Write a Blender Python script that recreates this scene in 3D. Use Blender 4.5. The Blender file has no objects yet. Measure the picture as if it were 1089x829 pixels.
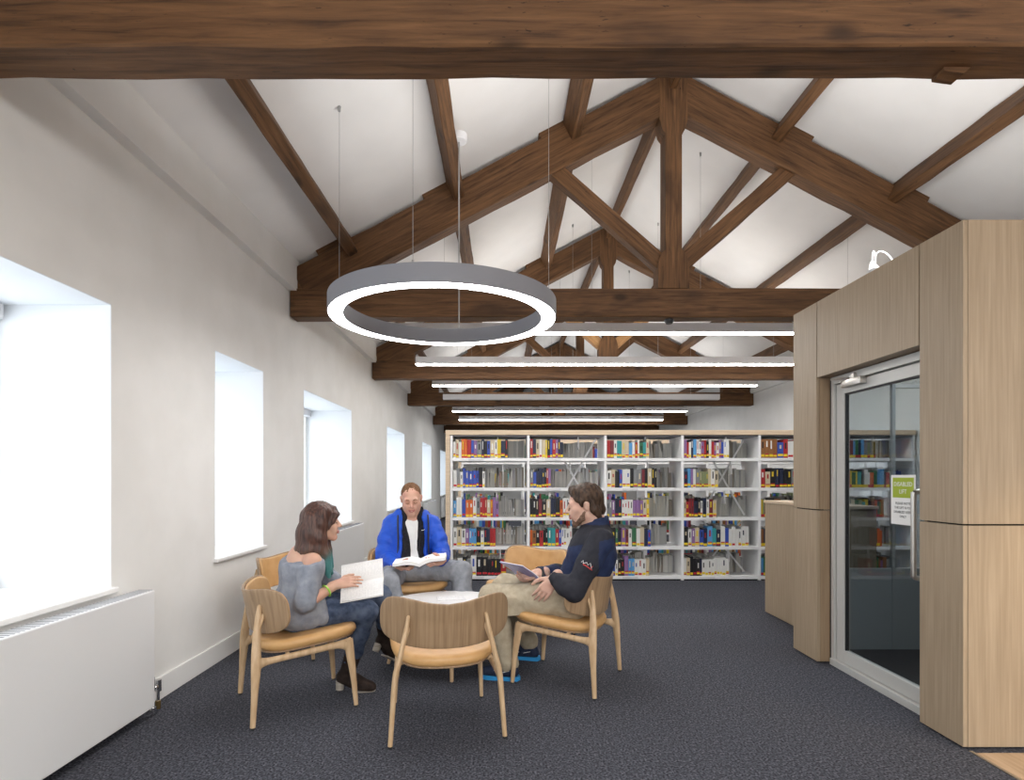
import bpy, bmesh, math, random
import numpy as np
from mathutils import Vector, Matrix, noise as mnoise
random.seed(7)
S = bpy.context.scene
COL = S.collection
PI = math.pi
V = Vector
H = 1.33            # eye height of the camera
F = 610.0           # focal length in pixels of the 1089 px wide frame

# ------------------------------------------------------------------ helpers
def link(o, parent=None):
    COL.objects.link(o)
    if parent is not None:
        o.parent = parent
    return o

def tag(o, label=None, cat=None, group=None, kind=None):
    if label: o['label'] = label
    if cat: o['category'] = cat
    if group: o['group'] = group
    if kind: o['kind'] = kind
    return o

def empty(name, loc=(0, 0, 0), rz=0.0, label=None, cat=None, group=None):
    o = bpy.data.objects.new(name, None)
    o.empty_display_size = 0.1
    o.location = loc
    o.rotation_euler = (0, 0, rz)
    link(o)
    return tag(o, label, cat, group)

def copy_tree(o, parent=None):
    c = o.copy()
    COL.objects.link(c)
    c.parent = parent
    for ch in list(o.children):
        copy_tree(ch, c)
    return c

class MB:
    """collects shapes, then links them as one mesh object"""
    def __init__(self):
        self.v = []; self.f = []; self.m = []
    def add(self, verts, faces, mi=0, M=None):
        n = len(self.v)
        for p in verts:
            p = V(p)
            self.v.append(tuple(M @ p) if M is not None else tuple(p))
        for f in faces:
            self.f.append(tuple(i + n for i in f)); self.m.append(mi)
        return self
    def box(self, x0, x1, y0, y1, z0, z1, mi=0, M=None, bev=0.0):
        if bev > 0:
            bm = bmesh.new()
            bmesh.ops.create_cube(bm, size=1)
            for q in bm.verts:
                q.co = V((x0 + (q.co.x + .5) * (x1 - x0), y0 + (q.co.y + .5) * (y1 - y0), z0 + (q.co.z + .5) * (z1 - z0)))
            bmesh.ops.bevel(bm, geom=bm.edges[:], offset=bev, segments=2, affect='EDGES', profile=.5)
            bm.verts.index_update()
            vs = [q.co.copy() for q in bm.verts]
            fs = [[q.index for q in f.verts] for f in bm.faces]
            bm.free()
            return self.add(vs, fs, mi, M)
        vs = [(x0, y0, z0), (x1, y0, z0), (x1, y1, z0), (x0, y1, z0), (x0, y0, z1), (x1, y0, z1), (x1, y1, z1), (x0, y1, z1)]
        fs = [(3, 2, 1, 0), (4, 5, 6, 7), (0, 1, 5, 4), (1, 2, 6, 5), (2, 3, 7, 6), (3, 0, 4, 7)]
        return self.add(vs, fs, mi, M)
    def prism(self, pts, y0, y1, mi=0, M=None):
        """pts: outline (x, z) counter-clockwise seen from -y, extruded along y"""
        n = len(pts)
        vs = [(p[0], y0, p[1]) for p in pts] + [(p[0], y1, p[1]) for p in pts]
        fs = [tuple(range(n)), tuple(range(2 * n - 1, n - 1, -1))]
        for i in range(n):
            j = (i + 1) % n
            fs.append((i, i + n, j + n, j))
        return self.add(vs, fs, mi, M)
    def tube(self, pts, rad, seg=12, mi=0, M=None, closed=False, up=None):
        """rad: a number or a list of r / (ra, rb); ra along `up`-ish side axis, rb across"""
        pts = [V(p) for p in pts]
        n = len(pts)
        if not isinstance(rad, (list, tuple)): rad = [rad] * n
        vs = []; fs = []
        prev = None
        for i, p in enumerate(pts):
            if closed:
                t = (pts[(i + 1) % n] - pts[i - 1]).normalized()
            else:
                t = (pts[min(i + 1, n - 1)] - pts[max(i - 1, 0)]).normalized()
            ref = V(up) if up is not None else (prev if prev is not None else (V((0, 0, 1)) if abs(t.z) < .9 else V((1, 0, 0))))
            a = (ref - t * ref.dot(t)).normalized()
            b = t.cross(a)
            prev = a
            r = rad[i]
            ra, rb = (r if isinstance(r, (list, tuple)) else (r, r))
            for k in range(seg):
                w = 2 * PI * k / seg
                vs.append(p + a * (ra * math.cos(w)) + b * (rb * math.sin(w)))
        rings = n if closed else n - 1
        for i in range(rings):
            j = (i + 1) % n
            for k in range(seg):
                l = (k + 1) % seg
                fs.append((i * seg + k, i * seg + l, j * seg + l, j * seg + k))
        if not closed:
            fs.append(tuple(range(seg - 1, -1, -1)))
            fs.append(tuple((n - 1) * seg + k for k in range(seg)))
        return self.add(vs, fs, mi, M)
    def cyl(self, p0, p1, r0, r1=None, seg=16, mi=0, M=None):
        return self.tube([p0, p1], [r0, r0 if r1 is None else r1], seg, mi, M)
    def lathe(self, prof, seg=32, mi=0, M=None, close=False):
        vs = []; fs = []
        n = len(prof)
        for (r, z) in prof:
            for k in range(seg):
                w = 2 * PI * k / seg
                vs.append((r * math.cos(w), r * math.sin(w), z))
        for i in range(n if close else n - 1):
            j = (i + 1) % n
            for k in range(seg):
                l = (k + 1) % seg
                fs.append((i * seg + k, i * seg + l, j * seg + l, j * seg + k))
        if not close:
            fs.append(tuple(range(seg - 1, -1, -1)))
            fs.append(tuple((n - 1) * seg + k for k in range(seg)))
        return self.add(vs, fs, mi, M)
    def sphere(self, c, r, seg=16, mi=0, M=None):
        c = V(c)
        rr = r if isinstance(r, (list, tuple)) else (r, r, r)
        vs = []; fs = []
        n = seg // 2
        for i in range(n + 1):
            a = PI * i / n
            for k in range(seg):
                w = 2 * PI * k / seg
                vs.append(c + V((rr[0] * math.sin(a) * math.cos(w), rr[1] * math.sin(a) * math.sin(w), -rr[2] * math.cos(a))))
        for i in range(n):
            for k in range(seg):
                l = (k + 1) % seg
                fs.append((i * seg + k, i * seg + l, (i + 1) * seg + l, (i + 1) * seg + k))
        return self.add(vs, fs, mi, M)
    def build(self, name, mats, parent=None, smooth=False, loc=None, rot=None):
        me = bpy.data.meshes.new(name)
        me.from_pydata(self.v, [], self.f)
        if not isinstance(mats, (list, tuple)): mats = [mats]
        for m in mats: me.materials.append(m)
        me.polygons.foreach_set('material_index', self.m)
        bm = bmesh.new(); bm.from_mesh(me)
        bmesh.ops.remove_doubles(bm, verts=bm.verts, dist=1e-6)
        bmesh.ops.recalc_face_normals(bm, faces=bm.faces)
        if smooth:
            for f in bm.faces: f.smooth = True
            lim = math.radians(38)
            for e in bm.edges:
                if len(e.link_faces) == 2 and e.calc_face_angle(0) > lim: e.smooth = False
        bm.to_mesh(me); bm.free()
        o = bpy.data.objects.new(name, me)
        link(o, parent)
        if loc is not None: o.location = loc
        if rot is not None: o.rotation_euler = rot
        return o

def spline(pts, n=8):
    """Catmull-Rom through pts (tuples of any length)"""
    P = [np.array(p, float) for p in pts]
    P = [2 * P[0] - P[1]] + P + [2 * P[-1] - P[-2]]
    out = []
    for i in range(1, len(P) - 2):
        for k in range(n):
            t = k / n
            out.append(.5 * ((2 * P[i]) + (-P[i-1] + P[i+1]) * t + (2*P[i-1] - 5*P[i] + 4*P[i+1] - P[i+2]) * t*t + (-P[i-1] + 3*P[i] - 3*P[i+1] + P[i+2]) * t**3))
    out.append(P[-2])
    return [tuple(float(q) for q in p) for p in out]

# ---------------------------------------------------------------- materials
def mat(name, color=(.8, .8, .8), rough=.5, metal=0., spec=.5):
    m = bpy.data.materials.new(name); m.use_nodes = True
    b = m.node_tree.nodes['Principled BSDF']
    b.inputs['Base Color'].default_value = (*color, 1)
    b.inputs['Roughness'].default_value = rough
    b.inputs['Metallic'].default_value = metal
    b.inputs['Specular IOR Level'].default_value = spec
    return m

def noisy(name, c0, c1, scale=(1, 1, 1), nscale=5., detail=4., rough=.6, bump=0., spec=.4, pos=(.35, .65), c2=None, big=None, bdist=.01, metal=0.):
    """two-tone noise material in object space; big=(scale, colour, lo, hi) lays larger patches over it"""
    m = mat(name, c0, rough, metal, spec)
    nt = m.node_tree; N = nt.nodes; L = nt.links
    b = N['Principled BSDF']
    tc = N.new('ShaderNodeTexCoord'); mp = N.new('ShaderNodeMapping')
    mp.inputs['Scale'].default_value = scale
    L.new(tc.outputs['Object'], mp.inputs['Vector'])
    nz = N.new('ShaderNodeTexNoise'); nz.inputs['Scale'].default_value = nscale; nz.inputs['Detail'].default_value = detail
    L.new(mp.outputs['Vector'], nz.inputs['Vector'])
    rp = N.new('ShaderNodeValToRGB')
    rp.color_ramp.elements[0].position = pos[0]; rp.color_ramp.elements[0].color = (*c0, 1)
    rp.color_ramp.elements[1].position = pos[1]; rp.color_ramp.elements[1].color = (*c1, 1)
    if c2:
        e = rp.color_ramp.elements.new((pos[0] + pos[1]) / 2); e.color = (*c2, 1)
    L.new(nz.outputs['Fac'], rp.inputs['Fac'])
    out = rp.outputs['Color']
    if big:
        n2 = N.new('ShaderNodeTexNoise'); n2.inputs['Scale'].default_value = big[0]; n2.inputs['Detail'].default_value = 3
        L.new(tc.outputs['Object'], n2.inputs['Vector'])
        r2 = N.new('ShaderNodeMapRange'); r2.inputs['From Min'].default_value = big[2]; r2.inputs['From Max'].default_value = big[3]
        L.new(n2.outputs['Fac'], r2.inputs['Value'])
        mx = N.new('ShaderNodeMix'); mx.data_type = 'RGBA'
        L.new(r2.outputs['Result'], mx.inputs['Factor'])
        L.new(out, mx.inputs['A']); mx.inputs['B'].default_value = (*big[1], 1)
        out = mx.outputs['Result']
    L.new(out, b.inputs['Base Color'])
    if bump > 0:
        bp = N.new('ShaderNodeBump'); bp.inputs['Strength'].default_value = bump; bp.inputs['Distance'].default_value = bdist
        L.new(nz.outputs['Fac'], bp.inputs['Height']); L.new(bp.outputs['Normal'], b.inputs['Normal'])
    return m

def emis(name, color, strength, base=(.9, .9, .9)):
    m = mat(name, base, .5)
    b = m.node_tree.nodes['Principled BSDF']
    b.inputs['Emission Color'].default_value = (*color, 1)
    b.inputs['Emission Strength'].default_value = strength
    return m

def beam_material(name, lo, hi, dark):
    m = mat(name, lo, .62, 0, .3)
    nt = m.node_tree; N = nt.nodes; L = nt.links; b = N['Principled BSDF']
    tc = N.new('ShaderNodeTexCoord')
    def noise_at(scale, nscale, detail=5, rough=.6):
        mp = N.new('ShaderNodeMapping'); mp.inputs['Scale'].default_value = scale
        L.new(tc.outputs['Object'], mp.inputs['Vector'])
        n = N.new('ShaderNodeTexNoise'); n.inputs['Scale'].default_value = nscale; n.inputs['Detail'].default_value = detail
        n.inputs['Roughness'].default_value = rough; n.inputs['Distortion'].default_value = .4
        L.new(mp.outputs['Vector'], n.inputs['Vector']); return n
    g = noise_at((.55, 9, 9), 4.5, 6)
    rp = N.new('ShaderNodeValToRGB'); e = rp.color_ramp.elements
    e[0].position = .28; e[0].color = (*dark, 1); e[1].position = .72; e[1].color = (*hi, 1)
    q = e.new(.46); q.color = (*lo, 1)
    L.new(g.outputs['Fac'], rp.inputs['Fac'])
    def mixin(fac, col, prev, amount=1.):
        mx = N.new('ShaderNodeMix'); mx.data_type = 'RGBA'
        mu = N.new('ShaderNodeMath'); mu.operation = 'MULTIPLY'; mu.inputs[1].default_value = amount
        L.new(fac, mu.inputs[0]); L.new(mu.outputs[0], mx.inputs['Factor'])
        L.new(prev, mx.inputs['A']); mx.inputs['B'].default_value = (*col, 1)
        return mx.outputs['Result']
    def rng(n, a, c, out='Fac'):
        r = N.new('ShaderNodeMapRange'); r.inputs['From Min'].default_value = a; r.inputs['From Max'].default_value = c
        L.new(n.outputs[out], r.inputs['Value']); return r.outputs['Result']
    big = noise_at((.8, 2.2, 2.2), 1.6, 3)
    col = mixin(rng(big, .52, .72), dark, rp.outputs['Color'], .75)
    sp = noise_at((3.0, 14, 14), 6.0, 2)
    col = mixin(rng(sp, .70, .76), tuple(.35 * c for c in dark), col, .85)        # short checks and insect marks
    vo = N.new('ShaderNodeTexVoronoi'); vo.inputs['Scale'].default_value = 1.0
    mp = N.new('ShaderNodeMapping'); mp.inputs['Scale'].default_value = (1.7, 3.4, 3.4)
    L.new(tc.outputs['Object'], mp.inputs['Vector']); L.new(mp.outputs['Vector'], vo.inputs['Vector'])
    col = mixin(rng(vo, .16, .06, 'Distance'), tuple(.45 * c for c in dark), col, .8)     # knots
    L.new(col, b.inputs['Base Color'])
    bp = N.new('ShaderNodeBump'); bp.inputs['Strength'].default_value = .35; bp.inputs['Distance'].default_value = .012
    L.new(g.outputs['Fac'], bp.inputs['Height']); L.new(bp.outputs['Normal'], b.inputs['Normal'])
    return m

M = {}
M['wall'] = noisy('wall plaster', (.79, .785, .765), (.83, .825, .81), (1, 1, 1), 3, 3, .85, .05, .2, bdist=.004)
M['ceiling'] = noisy('ceiling plaster', (.80, .79, .78), (.84, .83, .82), (1, 1, 1), 2, 3, .9, .04, .2, bdist=.004)
M['reveal'] = mat('window reveal paint', (.82, .85, .88), .7, 0, .3)
M['paint'] = mat('white gloss paint', (.84, .84, .83), .4, 0, .4)
M['carpet'] = noisy('carpet', (.015, .016, .022), (.160, .165, .195), (1, 1, 1), 95, 3, .95, .5, .1, (.36, .70), big=(38, (.048, .050, .062), .42, .75), bdist=.006)
M['wood_floor'] = noisy('oak floor', (.42, .29, .18), (.55, .40, .27), (14, 1, 14), 3, 5, .45, .05)
M['beam'] = beam_material('old pine', (.112, .053, .0215), (.185, .092, .039), (.044, .0205, .009))
M['beam_lt'] = beam_material('new pine', (.34, .18, .075), (.46, .27, .12), (.20, .095, .036))
M['oak_panel'] = noisy('oak veneer', (.31, .235, .158), (.43, .335, .235), (26, 26, .8), 3.0, 5, .45, .04, .35, (.25, .75), bdist=.003)
M['oak_panel_b'] = noisy('oak veneer edge', (.27, .185, .115), (.37, .265, .165), (26, 26, .8), 3.0, 5, .45, .04, .35, (.25, .75), bdist=.003)
M['gap'] = mat('dark joint', (.015, .013, .012), .8)
M['oak'] = noisy('chair oak', (.50, .335, .19), (.63, .455, .28), (6, 6, 1.2), 7, 4, .42, .03, .4, bdist=.002)
M['oak_back'] = noisy('chair oak veneer', (.235, .15, .085), (.40, .275, .165), (38, 6, 1.0), 2.2, 4, .4, .03, .4, (.25, .75), bdist=.002)
M['leather'] = noisy('tan leather', (.545, .315, .125), (.60, .36, .155), (1, 1, 1), 14, 3, .42, .03, .45, bdist=.002)
M['black'] = mat('black plastic', (.02, .02, .022), .45)
M['white_top'] = mat('white laminate', (.86, .86, .87), .3, 0, .5)
M['metal_white'] = mat('white steel', (.80, .81, .82), .4, 0, .5)
M['shelf_white'] = mat('white shelving steel', (.87, .875, .88), .45, 0, .4)
M['lamp_grey'] = mat('lamp grey', (.25, .255, .285), .5, 0, .4)
M['lamp_white'] = mat('lamp white', (.72, .72, .74), .5, 0, .4)
M['wire'] = mat('steel wire', (.42, .42, .42), .4, .6)
M['chrome'] = mat('chrome', (.75, .75, .76), .18, 1)
M['steel'] = mat('brushed steel', (.55, .53, .50), .32, 1)
M['brass'] = mat('brass valve', (.45, .32, .14), .3, 1)
M['alu'] = mat('powder coated aluminium', (.60, .60, .58), .4, .2)
M['ring_glow'] = emis('ring diffuser', (1, .985, .97), 22.0)
M['lamp_glow'] = emis('lamp diffuser', (1, .985, .96), 38.0)
M['window_glow'] = emis('daylit window', (.84, .93, 1.0), 1.0)
M['paper'] = mat('paper', (.86, .86, .85), .7, 0, .2)
M['shelf_oak'] = noisy('pale oak', (.60, .46, .32), (.70, .56, .41), (1.2, 18, 18), 4, 4, .5)

def glass_material():
    m = bpy.data.materials.new('door glass'); m.use_nodes = True
    nt = m.node_tree; N = nt.nodes; L = nt.links
    N.remove(N['Principled BSDF'])
    out = N['Material Output']
    tr = N.new('ShaderNodeBsdfTransparent'); tr.inputs['Color'].default_value = (.81, .84, .855, 1)
    gl = N.new('ShaderNodeBsdfGlossy'); gl.inputs['Roughness'].default_value = .02; gl.inputs['Color'].default_value = (.9, .95, 1, 1)
    fr = N.new('ShaderNodeFresnel'); fr.inputs['IOR'].default_value = 1.5
    mx = N.new('ShaderNodeMixShader')
    ge = N.new('ShaderNodeNewGeometry'); iv = N.new('ShaderNodeMath'); iv.operation = 'SUBTRACT'; iv.inputs[0].default_value = 1
    L.new(ge.outputs['Backfacing'], iv.inputs[1]); ml = N.new('ShaderNodeMath'); ml.operation = 'MULTIPLY'
    L.new(fr.outputs[0], ml.inputs[0]); L.new(iv.outputs[0], ml.inputs[1]); L.new(ml.outputs[0], mx.inputs['Fac']); L.new(tr.outputs[0], mx.inputs[1]); L.new(gl.outputs[0], mx.inputs[2])
    L.new(mx.outputs[0], out.inputs['Surface'])
    return m
M['glass'] = glass_material()

# ------------------------------------------------------------------- camera
cd = bpy.data.cameras.new('camera'); cam = bpy.data.objects.new('camera', cd); COL.objects.link(cam)
cam.location = (0, 0, H); cam.rotation_euler = (PI / 2, 0, 0)
cd.sensor_width = 36; cd.lens = 36 * F / 1089
cd.shift_x = 8.5 / 1089; cd.shift_y = 93.5 / 1089
cd.clip_start = .02
S.camera = cam
# ------------------------------------------------------------ room shell
XL, XR = -2.08, 5.36
YN, YF = -4.2, 22.6
RX = 1.64                       # ridge
def ceil_z(x):
    return 3.44 + .525 * ((x + 2.0) if x < RX else (2 * RX - x + 2.0))

def struct(o):
    o['kind'] = 'structure'; return o

mb = MB(); mb.box(XL - .7, 2.27, YN, YF, -.12, 0); mb.box(2.27, XR + .2, 2.78, YF, -.12, 0)
struct(mb.build('floor', M['carpet']))
mb = MB(); mb.box(2.27, XR + .2, YN, 2.78, -.12, -.002)
fo = struct(mb.build('floor_wood', M['wood_floor']))
mb = MB(); mb.box(2.262, 2.278, YN, 2.79, -.02, .004)
struct(mb.build('trim_1', M['steel']))

# left wall: thick masonry with deep openings
WIN = [(-3.2, -1.5), (1.10, 3.04), (4.13, 4.96), (5.96, 7.83), (10.2, 12.0), (14.6, 16.4), (18.7, 20.4)]  # first opening is unseen, added for light behind the viewer
ZS, ZH = .75, 2.25
XO = -2.72
mb = MB()
ys = YN
for (a, b) in WIN:
    mb.box(XO, XL, ys, a, 0, 3.14)
    mb.box(XO, XL, a, b, 0, ZS - .03)
    mb.box(XO, XL, a, b, ZH, 3.14)
    ys = b
mb.box(XO, XL, ys, YF, 0, 3.14)
mb.box(XO, XL + .075, YN, YF, 3.14, 3.6)
struct(mb.build('wall_left', M['wall']))
for i, (a, b) in enumerate(WIN):
    t = empty('window_%d' % (i + 1), (0, 0, 0)); struct(t)
    w = MB()
    x0, x1 = XO - .02, XO + .03
    w.box(x0, x1, a, a + .05, ZS, ZH); w.box(x0, x1, b - .05, b, ZS, ZH)
    w.box(x0, x1, a, b, ZS, ZS + .05); w.box(x0, x1, a, b, ZH - .05, ZH)
    mid = (a + b) / 2
    if b - a > 1: w.box(x0, x1, mid - .025, mid + .025, ZS, ZH)
    w.build('window_frame', M['paint'], t)
    g = MB(); g.box(XO - .012, XO - .006, a + .04, b - .04, ZS + .04, ZH - .04); g.build('window_pane', M['window_glow'], t)
    s = MB(); s.box(XO, XL + .03, a - .02, b + .02, ZS - .028, ZS, bev=.006); s.build('window_sill', M['paint'], t)
    c = MB(); c.box(XO + .035, XO + .10, a + .03, b - .03, ZH - .09, ZH - .005, bev=.01); c.build('blind_cassette', M['lamp_white'], t)
    r = MB()                                            # painted lining of the reveal
    r.box(XO, XL - .002, a, a + .004, ZS, ZH); r.box(XO, XL - .002, b - .004, b, ZS, ZH); r.box(XO, XL - .002, a, b, ZH - .004, ZH)
    r.build('window_reveal', M['reveal'], t)

mb = MB(); mb.box(XR, XR + .3, YN, YF, 0, 3.14); mb.box(XR - .075, XR + .3, YN, YF, 3.14, 3.6)
struct(mb.build('wall_right', M['wall']))
mb = MB(); mb.prism([(XO, 0), (XR + .3, 0), (XR + .3, 3.4), (RX, 5.5), (XO, 3.4)], YF, YF + .2)
struct(mb.build('wall_back', M['wall']))
mb = MB(); mb.prism([(XO, 0), (XR + .3, 0), (XR + .3, 3.4), (RX, 5.5), (XO, 3.4)], YN - .2, YN)
struct(mb.build('wall_front', M['wall']))
mb = MB()
zl, zr, zt = ceil_z(XO), ceil_z(XR + .3), ceil_z(RX)
mb.prism([(XO, zl), (RX, zt), (RX, zt + .2), (XO, zl + .2)], YN, YF)
mb.prism([(RX, zt), (XR + .3, zr), (XR + .3, zr + .2), (RX, zt + .2)], YN, YF)
struct(mb.build('ceiling', M['ceiling']))
mb = MB(); mb.box(XL, XL + .018, YN, YF, 0, .135, bev=.004)
struct(mb.build('baseboard_left', M['paint']))
mb = MB(); mb.box(XR - .018, XR, YN, YF, 0, .135, bev=.004)
struct(mb.build('baseboard_right', M['paint']))

# ------------------------------------------------------------ roof timbers
def timber(name, p0, p1, w, h, mtl, parent=None, seed=0, bev=.008, wob=.004, roll=0.):
    """a squared log from p0 to p1 (its centre line); w across, h in the vertical plane; object X runs along the grain"""
    p0, p1 = V(p0), V(p1)
    d = p1 - p0; L = d.length
    bm = bmesh.new()
    n = max(2, int(L / .22))
    rnd = random.Random(seed)
    rings = []
    for i in range(n + 1):
        x = L * i / n
        vs = []
        for (sy, sz) in ((-1, -1), (1, -1), (1, 1), (-1, 1)):
            vs.append(bm.verts.new((x, sy * w / 2 + rnd.uniform(-wob, wob), sz * h / 2 + rnd.uniform(-wob, wob))))
        rings.append(vs)
    for i in range(n):
        for k in range(4):
            l = (k + 1) % 4
            bm.faces.new((rings[i][k], rings[i + 1][k], rings[i + 1][l], rings[i][l]))
    bm.faces.new(rings[0]); bm.faces.new(rings[-1][::-1])
    bmesh.ops.recalc_face_normals(bm, faces=bm.faces)
    eds = [e for e in bm.edges if len(e.link_faces) == 2 and e.calc_face_angle(0) > .8]
    bmesh.ops.bevel(bm, geom=eds, offset=bev, segments=1, affect='EDGES')
    me = bpy.data.meshes.new(name); bm.to_mesh(me); bm.free()
    me.materials.append(mtl)
    o = bpy.data.objects.new(name, me); link(o, parent)
    xa = d.normalized(); ya = V((0, 1, 0))
    if abs(xa.y) > .9: ya = V((1, 0, 0))
    za = xa.cross(ya).normalized()
    if za.z < -1e-4 or (abs(za.z) < 1e-4 and za.x < 0): za = -za
    ya = za.cross(xa)
    R = Matrix((xa, ya, za)).transposed().to_4x4() @ Matrix.Rotation(roll, 4, 'X')
    off = rnd.uniform(0, 50)
    me.transform(Matrix.Translation((off, 0, 0)))
    o.matrix_local = Matrix.Translation(p0) @ R @ Matrix.Translation((-off, 0, 0))
    return o

TR = [2.07, 5.55, 9.0, 12.3, 16.7, 19.8]
TL = ['massive timber tie beam and truss across the front, nearest the viewer',
      'timber roof truss directly behind the ring light, second from the front',
      'third timber roof truss, its tie beam under the second linear light',
      'fourth timber roof truss, its tie beam behind the unlit linear light',
      'fifth timber roof truss, above the far end of the bookcases',
      'last timber roof truss, only its beam end showing above the bookcase end']
PUR = [-1.50, -.47, .66, 2.68, 3.80, 4.78]
def truss(i, y):
    t = empty('roof_truss', (RX, y, 2.886), 0, TL[i], 'roof truss', 'timber roof trusses')
    th = .17; yc = th / 2
    z0 = 0.0
    zz = lambda z: z - 2.886
    b = timber('tie_beam', (XL - RX + .01, yc, .139), (XR - RX - .01, yc, .139), th + .01, .278, M['beam'], t, 10 + i)
    for s in (-1, 1):
        # top edge 3.395 at 3.62 from the ridge, 5.24 at the ridge; 0.40 deep
        a = (s * 3.62, yc, zz(3.395 - .20)); c = (s * .02, yc, zz(5.285 - .20))
        bm = MB()
        o = timber('principal_rafter', a, c, th, .355, M['beam'], t, 20 + i * 2 + s)
        # foot block that fills the bird's mouth above the tie
        fb = MB(); fb.prism([(s * 3.64, zz(3.164)), (s * 3.05, zz(3.164)), (s * 3.05, zz(3.45)), (s * 3.64, zz(3.37))][::(1 if s < 0 else -1)], 0.004, th - .004)
        fb.build('rafter_foot', M['beam'], t)
        mtl = M['beam_lt'] if i == 2 else M['beam']
        timber('strut', (s * .08, yc, zz(3.40)), (s * 1.17, yc, zz(4.36)), .12, .15, mtl, t, 40 + i * 2 + s)
    k = MB()
    w = .080
    prof = [(-w - .07, zz(3.164)), (w + .07, zz(3.164)), (w + .07, zz(3.40)), (w + .04, zz(3.50)), (w, zz(3.54)), (w, zz(4.66)), (w + .03, zz(4.70)), (w + .055, zz(4.80)),
            (w + .055, zz(5.22)), (0, zz(5.28)), (-w - .055, zz(5.22)), (-w - .055, zz(4.80)), (-w - .03, zz(4.70)), (-w, zz(4.66)), (-w, zz(3.54)), (-w - .04, zz(3.50)), (-w - .07, zz(3.40))]
    # drawn lying along X so that the grain follows the post, then stood up
    k.prism([(q[1], -q[0]) for q in prof], -.006, th + .006)
    kp = k.build('king_post', M['beam'], t)
    kp.rotation_euler = (0, -PI / 2, 0)
    for px in PUR:
        s = -1 if px < RX else 1
        x = px - RX + s * .125
        zt = 3.395 + (3.62 - abs(x)) * .525
        cb = MB()
        cb.prism([(-.20, -.06), (.10, -.06), (.10, .03), (.07, .15), (-.03, .17), (-.20, .05)], .005, th - .005)
        c = cb.build('cleat', M['beam'], t)
        c.location = (x, 0, zz(zt)); c.rotation_euler = (0, (math.atan(.525) if s > 0 else -math.atan(.525)), 0)
        if s > 0: c.scale = (-1, 1, 1)
    if i == 0:
        pg = MB(); pg.prism([(-.05, .03), (-.045, -.012), (.03, -.022), (.055, .0), (.055, .03)], -.03, .035)
        pg.build('notch_wedge', M['beam'], t, loc=(.075, .135, .0))  # added wedge standing in for a dark notch in the underside
    return t
for i, y in enumerate(TR): truss(i, y)
PLB = ['lowest timber purlin on the window side of the roof', 'middle timber purlin on the window side, behind the ring canopy',
       'upper timber purlin on the window side next to the ridge', 'upper timber purlin on the lift side next to the ridge',
       'middle timber purlin on the lift side of the roof', 'lowest timber purlin on the lift side, behind the lift box']
for i, px in enumerate(PUR):
    zc = ceil_z(px) - .125
    s = 1 if px < RX else -1
    o = timber('purlin', (px, YN + .05, zc), (px, YF - .02, zc), .10, .20, M['beam'], None, 70 + i, roll=-s * math.atan(.525))
    tag(o, PLB[i], 'purlin', 'roof purlins')
o = timber('ridge_beam', (RX, YN + .05, 5.20), (RX, YF - .02, 5.20), .07, .22, M['beam'], None, 90)
tag(o, 'timber ridge beam at the peak of the roof', 'ridge beam')
s = MB(); s.lathe([(.0, -.045), (.03, -.042), (.045, -.02), (.045, 0), (0, 0)], 20)
o = s.build('ceiling_sensor', M['black'], None, True, loc=(1.62, 5.63, 2.884))
tag(o, 'small black sensor dome under the tie beam behind the ring light', 'sensor')

# ------------------------------------------------------------ ring light
RC = V((-.415, 3.96, 2.42)); RO, RI, RHt = .772, .667, .112
ring = empty('ring_light', RC, 0, 'large grey ring pendant light with glowing white underside', 'pendant light')
mb = MB(); mb.lathe([(RO, 0), (RO, RHt), (RI, RHt), (RI, 0), (RI + .006, 0), (RI + .006, .012), (RO - .006, .012), (RO - .006, 0)], 96, close=True)
mb.build('housing', M['lamp_grey'], ring, True)
mb = MB(); mb.lathe([(RI + .0065, .001), (RO - .0065, .001), (RO - .0065, .011), (RI + .0065, .011)], 96, close=True)
mb.build('diffuser', M['ring_glow'], ring)
for ang in (180, 262, 357):
    a = math.radians(ang); x, y = (RO - .05) * math.cos(a), (RO - .05) * math.sin(a)
    zt = ceil_z(RC.x + x) - RC.z
    w = MB(); w.cyl((x, y, RHt), (x, y, zt), .0014, seg=6); w.cyl((x, y, RHt), (x, y, RHt + .03), .007, seg=8); w.cyl((x, y, zt - .035), (x, y, zt), .009, .012, seg=10)
    w.build('suspension_wire', M['wire'], ring)
a = math.radians(86); x, y = (RI + .04) * math.cos(a), (RI + .04) * math.sin(a)
zt = 4.07 - RC.z
w = MB(); w.cyl((x, y, .09), (x, y, zt), .006, seg=8); w.box(x - .01, x + .03, y - .012, y + .012, RHt, RHt + .02)
w.build('power_cable', M['wire'], ring)
w = MB(); w.lathe([(.0, zt - .01), (.06, zt - .008), (.066, zt), (.066, zt + .05), (0, zt + .055)], 24, M=Matrix.Translation((x, y, 0)))
w.build('ceiling_canopy', M['lamp_white'], ring, True)

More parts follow.
